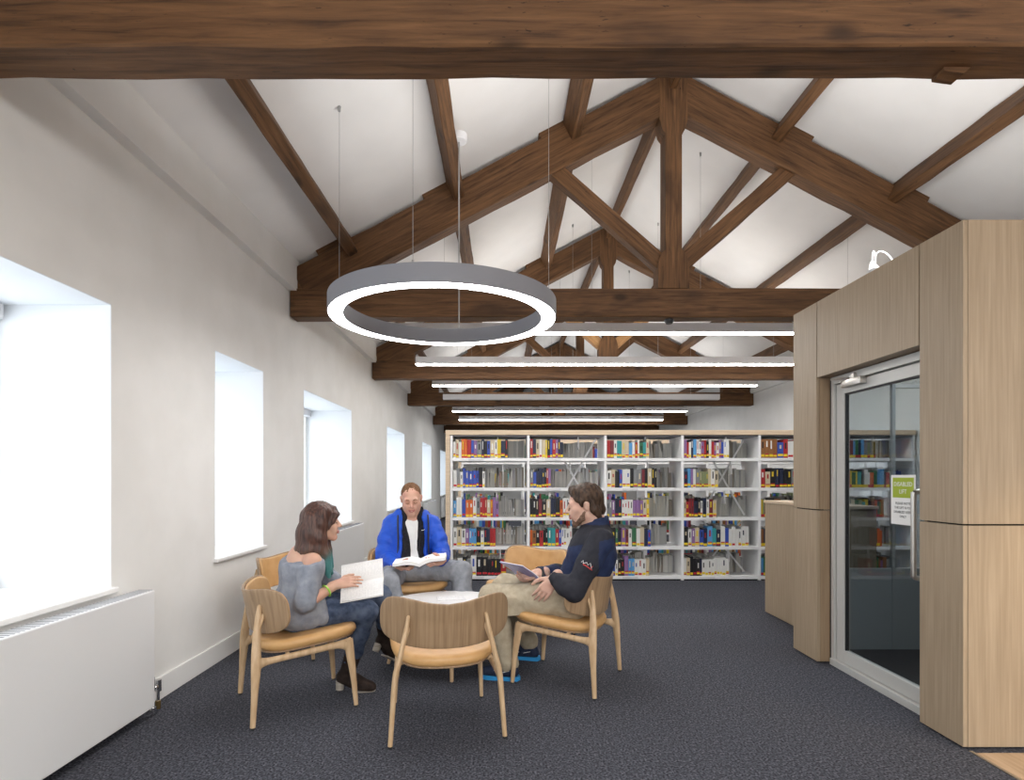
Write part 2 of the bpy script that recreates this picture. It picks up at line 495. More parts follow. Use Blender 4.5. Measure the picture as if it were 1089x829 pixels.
# ------------------------------------------------------------ linear lights
LIN = [(6.54, True, 'lit white linear pendant light nearest the ring light'),
       (8.34, True, 'lit linear pendant light second from the ring light'),
       (10.26, True, 'lit linear pendant light third from the ring light'),
       (12.05, False, 'unlit white linear pendant light among the lit ones'),
       (14.2, True, 'lit linear pendant light just beyond the unlit one'),
       (16.3, True, 'lit linear pendant light farthest from the ring light')]
M['lamp_off'] = mat('unlit diffuser', (.62, .62, .63), .5)
def linear(y, lit, label, lname='linear_pendant_light'):
    t = empty(lname, (RX - .02, y, 2.97), 0, label, 'pendant light', 'linear pendant lights')
    h = MB(); L = 2.9
    h.box(-L, L, -.045, .045, .012, .115, bev=.004)
    h.build('housing', M['lamp_white'], t)
    h = MB(); h.box(-L + .004, L - .004, -.041, .041, 0, .0125)
    h.build('diffuser', M['lamp_glow'] if lit else M['lamp_off'], t)
    for x in (-2.3, -.62, .62, 2.3):
        zt = ceil_z(RX - .02 + x) - 2.97
        w = MB(); w.cyl((x, 0, .113), (x, 0, zt), .0014, seg=6); w.cyl((x, 0, zt - .04), (x, 0, zt), .009, .013, seg=8)
        w.build('suspension_wire', M['wire'], t)
    return t
for a in LIN: linear(*a)
linear(-1.6, True, 'added unseen linear pendant light behind the viewer, over the near end')  # unseen fitting added for even light from behind

# ------------------------------------------------------------ radiators
RLAB = {1: 'white flat panel radiator under the nearest window', 3: 'white flat radiator under the third window, behind the seated woman',
        4: 'white flat radiator under the fourth window, behind the man in blue', 5: 'white flat radiator under the fifth window, left of the bookcase end',
        6: 'white flat radiator under the farthest window'}
for i in (1, 3, 4, 5, 6):
    a, b = WIN[i]
    yb = b + .16; ya = a - .05
    t = empty('radiator', (XL + .075, (ya + yb) / 2, 0), 0, RLAB[i], 'radiator', 'white radiators under the windows')
    hl = (yb - ya) / 2
    m = MB(); m.box(-.045, .058, -hl, hl, .055, .705, bev=.006)
    m.build('panel', M['metal_white'], t)
    m = MB()
    for q in range(int(hl * 2 / .025)):
        yy = -hl + .02 + q * .025
        m.box(-.035, .045, yy, yy + .006, .7052, .7065)
    m.build('top_grille', M['lamp_grey'], t)
    m = MB()
    m.box(-.0745, -.045, -hl + .1, -hl + .15, .2, .6); m.box(-.0745, -.045, hl - .15, hl - .1, .2, .6)
    m.build('wall_bracket', M['metal_white'], t)
    v = MB()
    v.cyl((.005, hl - .01, .13), (.005, hl + .115, .13), .012, seg=12); v.cyl((.005, hl + .115, .0), (.005, hl + .115, .15), .009, seg=12)
    v.cyl((.005, hl + .115, .10), (.005, hl + .115, .165), .018, seg=12); v.cyl((.005, hl + .06, .125), (.005, hl + .06, .20), .017, .014, seg=12)
    v.cyl((.005, hl + .01, .13), (.005, hl + .03, .13), .020, seg=8); v.cyl((.005, hl + .08, .13), (.005, hl + .095, .13), .019, seg=8)
    v.build('valve', M['chrome'], t, True)
    v = MB(); v.cyl((.045, hl + .005, .0), (.045, hl + .005, .075), .010, seg=10); v.cyl((.045, hl + .005, .03), (.045, hl + .005, .05), .016, seg=8); v.cyl((.045, hl - .02, .07), (.045, hl + .01, .07), .010, seg=8)
    v.build('drain_valve', M['chrome'], t, True)
    v = MB(); v.cyl((.005, hl + .115, .0), (.005, hl + .115, .045), .015, seg=12)
    v.build('pipe_collar', M['brass'], t, True)

# ------------------------------------------------------------ lift enclosure
LX, LD = 2.25, 2.36               # oak face and glass plane
Y0, Y1 = 2.81, 4.46
YD0, YD1 = 3.105, 4.12
BX = 4.55; BH = 2.595; SEAM = 1.10
lift = empty('lift_enclosure', (LX, (Y0 + Y1) / 2, 0), 0, 'oak clad lift enclosure with a glass door', 'lift')
lo = lift.location.copy()
def lp(name, boxes, mtl, parent=lift, bev=.0015):
    m = MB()
    off = lo if parent is lift else V((0, 0, 0))
    for b_ in boxes:
        x0, x1, y0, y1, z0, z1 = b_
        m.box(x0 - lo.x, x1 - lo.x, y0 - lo.y, y1 - lo.y, z0 - lo.z, z1 - lo.z, bev=bev)
    return m.build(name, mtl, parent)
g = .004
OP, OB = M['oak_panel'], M['oak_panel_b']
# panels of the long side
lp('oak_panel', [(LX, LX + .022, Y0 + .001, YD0, .012, SEAM - g)], OP)
lp('oak_panel', [(LX, LX + .022, Y0 + .001, YD0, SEAM + g, BH)], OP)
lp('oak_panel', [(LX, LX + .022, YD1 + .0, Y1, .012, SEAM - g)], OP)
lp('oak_panel', [(LX, LX + .022, YD1 + .012, Y1, SEAM + g, BH)], OP)
lp('header_panel', [(LX, LX + .022, YD0 + g * 2, YD1 + .004, 2.05, BH)], OP)
# panels of the near end, 1.2 m wide
for (xa, xb) in ((LX + .0235, 3.45 - g), (3.45 + g, BX)):
    lp('oak_panel', [(xa, xb, Y0, Y0 + .022, .012, SEAM - g)], OP)
    lp('oak_panel', [(xa, xb, Y0, Y0 + .022, SEAM + g, BH)], OP)
# far end and off side
lp('oak_panel', [(BX - .022, BX, Y0 + .023, Y1, .012, BH)], OP)
# door linings
lp('door_lining', [(LX + .023, LD + .05, YD1 + .001, YD1 + .022, .012, SEAM - g), (LX + .023, LD + .05, YD1 + .001, YD1 + .022, SEAM + g, 2.05)], OB)
lp('door_lining', [(LX + .023, LD + .05, YD0 - .022, YD0 - .001, .012, 2.05)], OB)
lp('door_lining', [(LX + .023, LD + .05, YD0, YD1, 2.052, 2.07)], OB)
# dark carcase behind the joints; fills without fittings, added to brighten the ceiling and the lift car
lp('carcase', [(LX + .0235, LX + .06, Y0 + .03, YD0 - .024, .0, BH - .01), (LX + .0235, LX + .06, YD1 + .024, Y1 - .01, 0, BH - .01),  # further added fills that lift the ceiling along the room
               (LX + .0235, LX + .06, YD0, YD1, 2.08, BH - .01), (LX + .04, BX - .03, Y0 + .0235, Y0 + .06, 0, BH - .01)], M['gap'])
lp('glass_roof', [(LX + .061, BX - .024, Y0 + .061, Y1 - .062, BH - .05, BH - .04)], M['glass'])  # unseen lid, made of glass so that light enters the car
# lift car seen through the glass: dark floor, glazed far wall above a grey panel
lp('lift_floor', [(LD + .06, BX - .03, Y0 + .07, Y1 - .06, .004, .016)], M['gap'])
M['lift_grey'] = mat('grey lift panel', (.30, .33, .34), .35)
lp('rear_panel', [(LD + .06, BX - .03, Y1 - .055, Y1 - .03, .004, .635)], M['lift_grey'])
lp('rear_glass', [(LD + .06, BX - .03, Y1 - .046, Y1 - .038, .64, BH - .05)], M['glass'])
lp('mullion', [(2.98, 3.005, Y1 - .06, Y1 - .03, .02, 2.5)], M['lift_grey'])
lp('mullion', [(2.98, BX - .03, Y1 - .058, Y1 - .032, 2.02, 2.05)], M['alu'])
# the aluminium glass door
dr = lp('glass_door', [(LD + .012, LD + .020, YD0 + .09, YD1 - .14, .12, 1.93)], M['glass'])
A = M['alu']
fr = lp('door_frame', [(LD - .02, LD + .05, YD1 - .05, YD1 - .016, .005, 2.045), (LD - .02, LD + .05, YD0 + .002, YD0 + .04, .005, 2.045),
                  (LD - .02, LD + .05, YD0 + .04, YD1 - .05, 1.995, 2.045), (LD - .03, LD + .05, YD0, YD1 - .016, .0, .045)], A, dr)
lp('door_leaf', [(LD - .005, LD + .035, YD1 - .145, YD1 - .06, .05, 1.985), (LD - .005, LD + .035, YD0 + .045, YD0 + .10, .05, 1.985),
                 (LD - .005, LD + .035, YD0 + .10, YD1 - .145, 1.915, 1.985), (LD - .005, LD + .035, YD0 + .10, YD1 - .145, .05, .135)], A, dr)
lp('door_seal', [(LD + .003, LD + .028, YD1 - .153, YD1 - .144, .135, 1.915), (LD + .003, LD + .028, YD0 + .10, YD1 - .145, 1.905, 1.916), (LD - .021, LD - .012, YD1 - .0155, YD1 - .003, .01, 2.04)], M['black'], dr)
h = MB()
hy = 3.20; hx = LD - .075
pts = spline([(LD - .005, hy, 1.255), (hx + .03, hy, 1.255), (hx + .006, hy, 1.248), (hx, hy, 1.225), (hx, hy, 1.0), (hx, hy, .80), (hx + .006, hy, .777), (hx + .03, hy, .77), (LD - .005, hy, .77)], 5)
h.tube([V(p) - lo for p in pts], .0145, 14)
h.build('pull_handle', M['steel'], dr, True)
c = MB()
c.box(LD - .055 - lo.x, LD - .006 - lo.x, 3.72 - lo.y, 3.93 - lo.y, 1.945, 1.995, bev=.006)
c.tube([V(p) - lo for p in [(LD - .04, 3.86, 2.0), (LD - .09, 3.98, 2.012), (LD - .035, 4.05, 2.025)]], [.007, .007, .007], 8)
c.box(LD - .045 - lo.x, LD - .021 - lo.x, 3.80 - lo.y, 3.84 - lo.y, 1.99, 2.03, bev=.004)
c.build('door_closer', M['steel'], dr, True)

# lift notice on the glass
sg = empty('notice', (LD + .010, 3.405, 1.2), 0, 'white and green disabled lift notice taped inside the glass door', 'sign')
def at_sign(name, y0, y1, z0, z1, x, mtl):
    m = MB(); m.box(x - .0006, x, y0, y1, z0, z1); return m.build(name, mtl, sg)
M['lime'] = mat('lime print', (.36, .46, .03), .6); M['ink'] = mat('ink', (.03, .03, .035), .6)
at_sign('sheet', -.105, .105, -.148, .148, -.0005, M['paper'])
at_sign('header', -.090, .090, .012, .132, -.0012, M['lime'])
def text(body, size, y, z, mtl, name, parent, x=-.0022):
    cu = bpy.data.curves.new(name, 'FONT'); cu.body = body; cu.size = size; cu.align_x = 'CENTER'; cu.align_y = 'CENTER'; cu.extrude = .0002; cu.resolution_u = 2
    tmp = bpy.data.objects.new(name, cu); COL.objects.link(tmp)
    dg = bpy.context.evaluated_depsgraph_get(); me = bpy.data.meshes.new_from_object(tmp.evaluated_get(dg))
    bpy.data.objects.remove(tmp); me.materials.clear(); me.materials.append(mtl)
    o = bpy.data.objects.new(name, me); link(o, parent)
    o.location = (x, y, z); o.rotation_euler = (PI / 2, 0, -PI / 2)
    return o
text('DISABLED', .036, 0, .092, M['paper'], 'lettering', sg); text('LIFT', .036, 0, .048, M['paper'], 'lettering', sg)
for j, b_ in enumerate(['PLEASE NOTE', 'THE LIFT IS FOR', 'DISABLED USERS', 'ONLY']):
    text(b_, .021, 0, -.022 - .026 * j, M['ink'], 'lettering', sg)

# low oak counter beyond the lift
t = empty('low_counter', (2.72, 5.08, 0), 0, 'low oak counter wall beyond the lift, in front of the bookcases', 'counter')
m = MB(); m.box(-.14, .2, -.585, .59, .012, 1.085, bev=.002); m.build('body', OP, t)
m = MB(); m.box(-.15, .21, -.60, .60, 1.086, 1.11, bev=.003); m.build('top', M['shelf_oak'], t)
m = MB(); m.box(-.12, .18, -.57, .57, 0, .0115); m.build('plinth', M['gap'], t)

# twin spotlight on the lift roof
t = empty('twin_spotlight', (2.62, 4.05, BH), 0, 'white twin spotlight on a stem on top of the lift box', 'spotlight')
m = MB(); m.cyl((0, 0, -.005), (0, 0, .012), .04, seg=20); m.cyl((0, 0, .01), (0, 0, .27), .007, seg=10); m.build('stem', M['lamp_white'], t, True)
for s, e in ((1, .13), (-.25, .09)):
    m = MB(); pts = spline([(0, 0, .26), (.01 * s, 0, .32), (.05 * s, 0, .335), (e * s * .8, 0, .30), (e * s, 0, .25)], 5)
    m.tube(pts, .005, 8); m.build('arm', M['lamp_white'], t, True)
    m = MB(); m.tube([(e * s, 0, .26), (e * s + .005, 0, .24), (e * s + .012, -.005, .205), (e * s + .015, -.008, .185)], [.012, .02, .035, .036], 14)
    m.build('lamp_head', M['lamp_white'], t, True)
# ------------------------------------------------------------ chairs
def sgn_pow(c, e): return math.copysign(abs(c) ** e, c)

def pillow(mb, a, b, t, fmap, ex=2.6, seg=56, rings=7, edge=.5, mi=0):
    """closed cushion with a superellipse outline; fmap(u, v, w) places it; w in [-t/2, t/2]"""
    prof = []
    for i in range(rings + 1):
        w = -PI / 2 + PI * i / rings
        prof.append((math.cos(w), math.sin(w)))
    vs = []; fs = []
    # rows from bottom centre to the rim to the top centre
    rows = []
    inner = [0.0, .3, .6, .85]
    er = min(edge * t, min(a, b) * .5)
    for s in inner[1:]: rows.append((s, -1.0))
    for c, h in prof: rows.append((('e', c), h))
    for s in inner[:0:-1]: rows.append((s, 1.0))
    def out(k):
        w = 2 * PI * k / seg
        return sgn_pow(math.cos(w), 2 / ex), sgn_pow(math.sin(w), 2 / ex)
    vs.append(fmap(0, 0, -t / 2))
    for s, h in rows:
        for k in range(seg):
            cx, cy = out(k)
            if isinstance(s, tuple):
                u = (a - er + er * s[1]) * cx; v = (b - er + er * s[1]) * cy
            else:
                u = (a - er) * cx * s; v = (b - er) * cy * s
            vs.append(fmap(u, v, h * t / 2))
    vs.append(fmap(0, 0, t / 2))
    n = len(rows)
    for k in range(seg):
        fs.append((0, 1 + (k + 1) % seg, 1 + k))
        fs.append((len(vs) - 1, 1 + (n - 1) * seg + k, 1 + (n - 1) * seg + (k + 1) % seg))
    for i in range(n - 1):
        for k in range(seg):
            l = (k + 1) % seg
            fs.append((1 + i * seg + k, 1 + i * seg + l, 1 + (i + 1) * seg + l, 1 + (i + 1) * seg + k))
    return mb.add(vs, fs, mi)

def seat_map(dz):
    def f(u, v, w):
        # u: half width .26 -> tapers to the rear; v: -.27..+.27 along the depth
        k = 1.0 + .06 * (v / .27)
        y = v + .035
        z = .384 + .030 * (v / .27) + .012 * (u / .26) ** 2 + .010 * max(0, (-v - .12) / .15) ** 2 - .012 * max(0, (v - .17) / .1) ** 2 + dz + w
        return (u * k, y, z)
    return f
def back_y(x): return -.275 + .165 * (abs(x) / .33) ** 2.0
def back_map(off):
    def f(u, v, w):
        q = min(1, abs(u) / .30) ** 1.8; z = .598 + v + .044 * q * max(0, min(1, .35 + v / .2)) - .030 * (1 - q) * max(0, v / .13)
        x = u
        sl = 2 * .165 / .33 ** 2 * u           # dy/dx
        nrm = V((-sl, 1, 0)).normalized()
        p = V((x, back_y(x) - .16 * v, z)) + nrm * (w + off)
        return tuple(p)
    return f

def make_chair():
    t = empty('lounge_chair', (0, 0, 0))
    m = MB(); pillow(m, .285, .285, .064, seat_map(.031), 2.9); m.build('seat', M['leather'], t, True)
    m = MB(); pillow(m, .262, .268, .012, seat_map(-.003), 3.0); m.build('seat_shell', M['oak_back'], t, True)
    m = MB(); pillow(m, .333, .132, .016, back_map(-.006), 3.0, edge=.35); m.build('backrest', M['oak_back'], t, True)
    m = MB(); pillow(m, .327, .126, .020, back_map(.012), 3.0, edge=.5); m.build('back_pad', M['leather'], t, True)
    for s in (-1, 1):
        m = MB()
        P = spline([(s * .288, -.285, .010, .012, .014), (s * .277, -.275, .17, .0135, .018), (s * .264, -.265, .33, .015, .026), (s * .243, -.262, .42, .014, .023), (s * .213, -.250, .55, .0125, .018), (s * .198, -.240, .63, .010, .012)], 5)
        m.tube([p[:3] for p in P], [(p[4], p[3]) for p in P], 14, up=(0, 1, 0))
        # the thickening that carries the shell
        x = s * .205; yb = back_y(.2)
        m.tube([(s * .222, -.250, .50), (s * .205, yb - .012, .565), (s * .195, yb - .004, .60)], [(.012, .010), (.016, .010), (.006, .006)], 10)
        m.sphere((s * .198, -.240, .63), (.010, .012, .010), 10)
        o = m.build('leg', M['oak'], t, True)
        m = MB(); m.cyl((s * .288, -.285, 0), (s * .288, -.285, .010), .011, .012, 12); m.build('glide', M['black'], o)
        m = MB()
        P = spline([(s * .258, .275, .010, .011, .013), (s * .250, .262, .17, .014, .018), (s * .240, .245, .31, .017, .025), (s * .236, .235, .392, .017, .027)], 5)
        m.tube([p[:3] for p in P], [(p[4], p[3]) for p in P], 14, up=(0, 1, 0))
        o = m.build('leg', M['oak'], t, True)
        m = MB(); m.cyl((s * .258, .275, 0), (s * .258, .275, .010), .010, .011, 12); m.build('glide', M['black'], o)
        m = MB()
        P = spline([(s * .263, -.262, .335, .014, .048), (s * .257, -.225, .338, .014, .024), (s * .252, -.13, .345, .014, .018), (s * .246, .02, .357, .015, .019), (s * .240, .15, .367, .015, .021), (s * .237, .205, .366, .016, .028), (s * .236, .24, .360, .016, .045)], 5)
        m.tube([p[:3] for p in P], [(p[4], p[3]) for p in P], 14, up=(0, 0, 1))
        m.build('side_rail', M['oak'], t, True)
    for y, z in ((.15, .366), (-.10, .358)):
        m = MB(); P = spline([(-.25, y, z, .014), (-.15, y, z + .006, .010), (.15, y, z + .006, .010), (.25, y, z, .014)], 5)
        m.tube([p[:3] for p in P], [(p[3], p[3] * .8) for p in P], 10)
        m.build('cross_rail', M['oak'], t, True)
    return t
chair = make_chair()
def heading(ux, uy): return math.atan2(-ux, uy)       # local +y towards (ux, uy)
CH = [  # middle of the chair, heading, label
    ((-.335, 3.160), (-.20, .98), 'empty oak lounge chair with its back to the viewer, nearest of the chairs'),
    ((-1.230, 3.425), (.86, .51), 'oak and tan lounge chair the woman in grey sits on'),
    ((-1.594, 4.494), (.97, -.24), 'empty oak lounge chair against the wall behind the seated woman'),
    ((-.80, 4.885), (.39, -.92), 'oak and tan lounge chair under the man in the blue jacket'),
    ((.195, 4.835), (-.62, -.785), 'empty tan leather lounge chair facing us in front of the bookcases'),
    ((.415, 3.823), (-.896, .444), 'oak and tan lounge chair the bearded man in navy sits on')]
chairs = []
for i, (p, u, lab) in enumerate(CH):
    o = chair if i == 0 else copy_tree(chair)
    o.location = (p[0], p[1], 0); o.rotation_euler = (0, 0, heading(*u))
    tag(o, lab, 'chair', 'lounge chairs round the table'); chairs.append(o)

# ------------------------------------------------------------ round table
TX, TY, TZ = -.40, 4.16, .42
t = empty('round_table', (TX, TY, 0), 0, 'low round white table in the middle of the chairs', 'table')
m = MB(); m.lathe([(0, TZ - .022), (.455, TZ - .022), (.468, TZ - .014), (.47, TZ - .004), (.466, TZ), (0, TZ)], 64); m.build('tabletop', M['white_top'], t, True)
m = MB(); m.lathe([(.30, TZ - .075), (.34, TZ - .075), (.34, TZ - .0225), (.30, TZ - .0225)], 48, close=True); m.build('apron', M['oak'], t, True)
for a in (8, 98, 188, 278):
    a = math.radians(a); c, s_ = math.cos(a), math.sin(a)
    m = MB(); m.tube([(c * .43, s_ * .43, .006), (c * .38, s_ * .38, .2), (c * .325, s_ * .325, TZ - .024)], [.012, .017, .023], 14); m.sphere((c * .43, s_ * .43, .008), (.012, .012, .008), 10)
    m.build('leg', M['oak'], t, True)
# printed sheet on the table
M['print'] = noisy('printed paper', (.82, .82, .83), (.55, .56, .60), (10, 40, 1), 6, 2, .6, pos=(.54, .60))
m = MB(); m.box(-.105, .105, -.074, .074, 0, .0012)
o = m.build('printed_sheet', M['print'], None, loc=(-.40, 4.34, TZ + .0005), rot=(0, 0, .2))
tag(o, 'printed paper sheet lying on the round white table', 'paper')
m = MB(); m.box(-.10, .10, -.14, .14, 0, .002); m.box(-.10, -.02, -.14, .14, .0021, .05, M=Matrix.Translation((-.06, 0, .002)) @ Matrix.Rotation(-.9, 4, 'Y') @ Matrix.Scale(.06, 4, (0, 0, 1)))
o = m.build('folded_leaflet', M['paper'], None, loc=(-1.60, 4.44, .449), rot=(-.06, 0, 1.2))
tag(o, 'white folded leaflet lying on the empty chair by the wall', 'leaflet')

# ------------------------------------------------------------ bookcases
SY = 7.44; SD = .56
BAYX = [-.683 + 1.0 * i for i in range(7)]
SHZ = [1.585, 1.20, .815, .437, .055]
BAYL = ['bookcase bay at the window end, beside the oak end panel', 'second bookcase bay from the window end, behind the empty tan chair',
        'third bookcase bay from the window end, right of the bearded man', 'fourth bookcase bay from the window end, before the low counter',
        'bookcase bay above the low oak counter', 'bookcase bay seen through the glass lift door']
bays = []
for i in range(6):
    x0 = BAYX[i]
    t = empty('bookcase_bay', (x0, SY, 0), 0, BAYL[i], 'bookcase', 'white library bookcase bays')
    bays.append(t)
    W = 1.0
    m = MB(); m.box(-.017, .017, .0, SD, 0.0, 1.885, bev=.003); m.build('upright', M['shelf_white'], t)
    if i == 5:
        m = MB(); m.box(W - .017, W + .017, .0, SD, 0.0, 1.885, bev=.003); m.build('upright', M['shelf_white'], t)
    for z in SHZ:
        m = MB()
        m.box(.0175, W - .0175, .004, SD - .004, z - .008, z, )
        m.box(.0175, W - .0175, .002, .012, z - .036, z + .004); m.box(.0175, W - .0175, SD - .012, SD - .002, z - .036, z + .004)
        o = m.build('shelf', M['shelf_white'], t)
        m = MB(); m.box(.22, .42, -.001, .0018, z - .028, z - .004); m.build('label_holder', M['lamp_white'], o)
    m = MB(); m.box(.0175, W - .0175, .015, SD - .015, .012, .018); m.box(.018, W - .018, .03, .04, 0, .05); m.build('plinth', M['gap'], t)
    m = MB(); m.box(.0175, W - .0175, .01, SD - .01, 1.87, 1.884); m.build('top_rail', M['lamp_grey'], t)
    if i in (1, 3):
        for (za, zb) in ((.83, 1.86), (.07, .80)):
            b = MB()
            for s in (0, 1):
                xa, xb = (.32, .92) if s == 0 else (.92, .32)
                b.tube([(xa, SD / 2 + .004 * s, za), (xb, SD / 2 + .004 * s, zb)], [(.012, .003)] * 2, 6)
            b.build('cross_brace', M['shelf_white'], t)
    for j, z in enumerate(SHZ):
        xs = .60 + .07 * math.sin(i * 2.1 + j * 1.7)
        b = MB(); top = (SHZ[j - 1] - .036) if j else 1.87
        b.box(xs - .008, xs + .008, .10, .13, top - .13, top, bev=.002); b.box(xs - .002, xs + .002, .07, .19, top - .17, top - .08)
        b.build('hanging_bookend', M['shelf_white'], t)
x0, x1 = BAYX[0], BAYX[-1]
m = MB(); m.box(x0 - .075, x1 + .02, SY - .012, SY + SD + .012, 1.888, 1.95, bev=.003)
o = m.build('top_board', M['shelf_oak']); tag(o, 'long pale oak board capping the bookcases', 'board')
m = MB(); m.box(x0 - .075, x0 - .0185, SY - .012, SY + SD + .012, 0, 1.887, bev=.003)
o = m.build('end_panel', M['shelf_oak']); tag(o, 'pale oak panel closing the window end of the bookcases', 'end panel')

# books -----------------------------------------------------------------
PAL = {'W': ((.74, .74, .72), 'white'), 'O': ((.62, .13, .025), 'orange'), 'R': ((.40, .025, .03), 'red'), 'D': ((.02, .026, .06), 'navy'),
       'B': ((.04, .085, .40), 'blue'), 'L': ((.10, .32, .62), 'light blue'), 'K': ((.015, .015, .018), 'black'), 'G': ((.04, .15, .07), 'green'),
       'C': ((.58, .50, .36), 'cream'), 'Y': ((.68, .50, .03), 'yellow'), 'T': ((.04, .30, .32), 'teal'), 'P': ((.26, .14, .32), 'purple'),
       'M': ((.17, .025, .035), 'maroon'), 'N': ((.28, .12, .045), 'brown'), 'E': ((.22, .23, .24), 'grey'), 'S': ((.22, .25, .13), 'olive')}
BM = {k: mat('book ' + v[1], v[0], .45, 0, .4) for k, v in PAL.items()}
M['tag_y'] = mat('yellow spine tag', (.80, .58, .02), .5); M['tag_r'] = mat('red spine tag', (.50, .02, .03), .5)
M['pages'] = noisy('page edges', (.60, .58, .52), (.70, .68, .63), (60, 60, 1), 4, 2, .8)
SEQ = [
 ['WCWOORBPEDKBCWYDK', 'WEWBBBBBKW', 'LWWBOOWERRRCOPP', 'WCWPLLLKWDDRR', 'EWKEWKKKKKKR'],
 ['RDCWCYKBRPDD', 'EBDDDKRP', 'KKKMKCDDKOWW', 'ONKRKKTTRBWWWWKK', 'WDRBCKWGWEDR'],
 ['RMWTTCCLWRWGTC', 'WCKBWWKEEMKCKK', 'EEPDDWWWWPPPCY', 'KKGDPMWGWCDB', 'LBWKKPLLWWWC'],
 ['PRWDLWWPRKWRPWPBWW', 'DLPWESSSSCWC', 'CRMMDKWDWMC', 'KWPCBDLTDWBWWWWWW', 'WCKKKDWWWWWWWWW'],
 ['NNNNBRWRC', 'RCKDDKKECK', 'KEWDKCR', 'KWDRCLW', 'EWWDKCR']]
FILL = [[.74, .44, .62, .58, .72], [.46, .30, .54, .68, .6], [.58, .68, .58, .6, .58], [.62, .48, .46, .88, .62], [.62, .62, .6, .6, .6]]
ORD = ['first', 'second', 'third', 'fourth', 'fifth', 'sixth', 'seventh', 'eighth', 'ninth', 'tenth', 'eleventh', 'twelfth', 'thirteenth', 'fourteenth', 'fifteenth', 'sixteenth', 'seventeenth', 'eighteenth', 'nineteenth']
SHN = ['top', 'second', 'middle', 'fourth', 'bottom']
BAYN = ['window-end bay', 'second bay', 'third bay', 'fourth bay', 'bay above the counter']
rnd = random.Random(31)
def book_mesh(w, h, d, key, tagc, mbk=None, M0=None):
    """upright book: spine towards -y, pages at the back; w thick, h high, d deep"""
    m = mbk or MB(); c = min(.0025, w * .12)
    m.box(-w/2, -w/2 + c, 0, d, 0, h, 0, M0); m.box(w/2 - c, w/2, 0, d, 0, h, 0, M0)
    r = min(.006, w * .3)
    m.tube([(0, r * .5, 0), (0, r * .5, h)], [(r * .5 + .0005, w/2)] * 2, 10, 0, M0, up=(0, 1, 0))
    m.box(-w/2 + c, w/2 - c, r * .6, d - .006, .004, h - .004, 1, M0)
    tw = w * .42; zo = (int(w * 99991) % 7) * .003; e = -.0012
    def lab(z0, z1, k): m.box(-tw, tw, e, .004, z0 + zo, z1 + zo, k, M0)
    if tagc == 'yr': lab(.012, .034, 2); lab(.035, .048, 3)
    elif tagc == 'y': lab(.010, .040, 2)
    elif tagc == 'r': lab(.010, .036, 3)
    elif tagc == 'ry': lab(.010, .026, 3); lab(.027, .046, 2)
    return m
TN = {'yr': 'yellow and red tag', 'ry': 'red and yellow tag', 'y': 'yellow tag', 'r': 'red tag', '': 'no tag'}
def title_marks(m, w, h, rr, light):
    """a printed band or title strip on the spine"""
    z0 = h * rr.uniform(.45, .6); z1 = h * rr.uniform(.75, .92)
    m.box(-w * .16, w * .16, -.0011, .002, z0, z1, light)
nbook = 0
for bi in range(5):
    for si in range(5):
        if bi == 4 and si > 1: continue
        seq = SEQ[bi][si]; fill = FILL[bi][si]
        raw = []
        pk = None; rp = None
        for ch in seq:
            if ch == pk and rnd.random() < .8: raw.append(rp)
            else:
                rp = (rnd.uniform(.7, 1.35), rnd.uniform(.205, .265)); raw.append(rp)
            pk = ch
        tot = sum(r[0] for r in raw)
        x = BAYX[bi] + .024
        span = fill - .03
        lean = 0
        for k, ch in enumerate(seq):
            w = raw[k][0] / tot * span - .0015
            h = min(raw[k][1] + rnd.uniform(-.004, .004), .275 if si else .25)
            if w > .062: h *= 1.02
            tg = rnd.choices(['yr', 'y', 'r', 'ry', ''], [.38, .3, .1, .17, .05])[0]
            if si == 4 and bi == 0 and ch == 'K': tg = 'r'
            d = rnd.uniform(.15, .19)
            m = book_mesh(w, h, d, ch, tg)
            light = 4
            if rnd.random() < .65: title_marks(m, w, h, rnd, light)
            tcol = rnd.choice(['W', 'C', 'Y', 'K', 'R']) if ch not in 'W' else rnd.choice(['K', 'D', 'R', 'B'])
            if tcol == ch: tcol = 'C' if ch != 'C' else 'K'
            an = 0
            if k == len(seq) - 1 or (rnd.random() < .08 and k > 2): an = 0
            o = m.build('book', [BM[ch], M['pages'], M['tag_y'], M['tag_r'], BM[tcol]], None, loc=(x + w / 2, SY + .022 + rnd.uniform(0, .012), SHZ[si] + .0006))
            size = 'thick' if w > .052 else ('thin' if w < .03 else ('tall' if h > .24 else ('short' if h < .218 else 'medium')))
            tag(o, '%s %s book, %s, %s on the %s shelf, %s' % (size, PAL[ch][1], TN[tg], ORD[k], SHN[si], BAYN[bi]), 'book', 'books on the %s shelf of the %s' % (SHN[si], BAYN[bi]))
            nbook += 1
            x += w + .0015

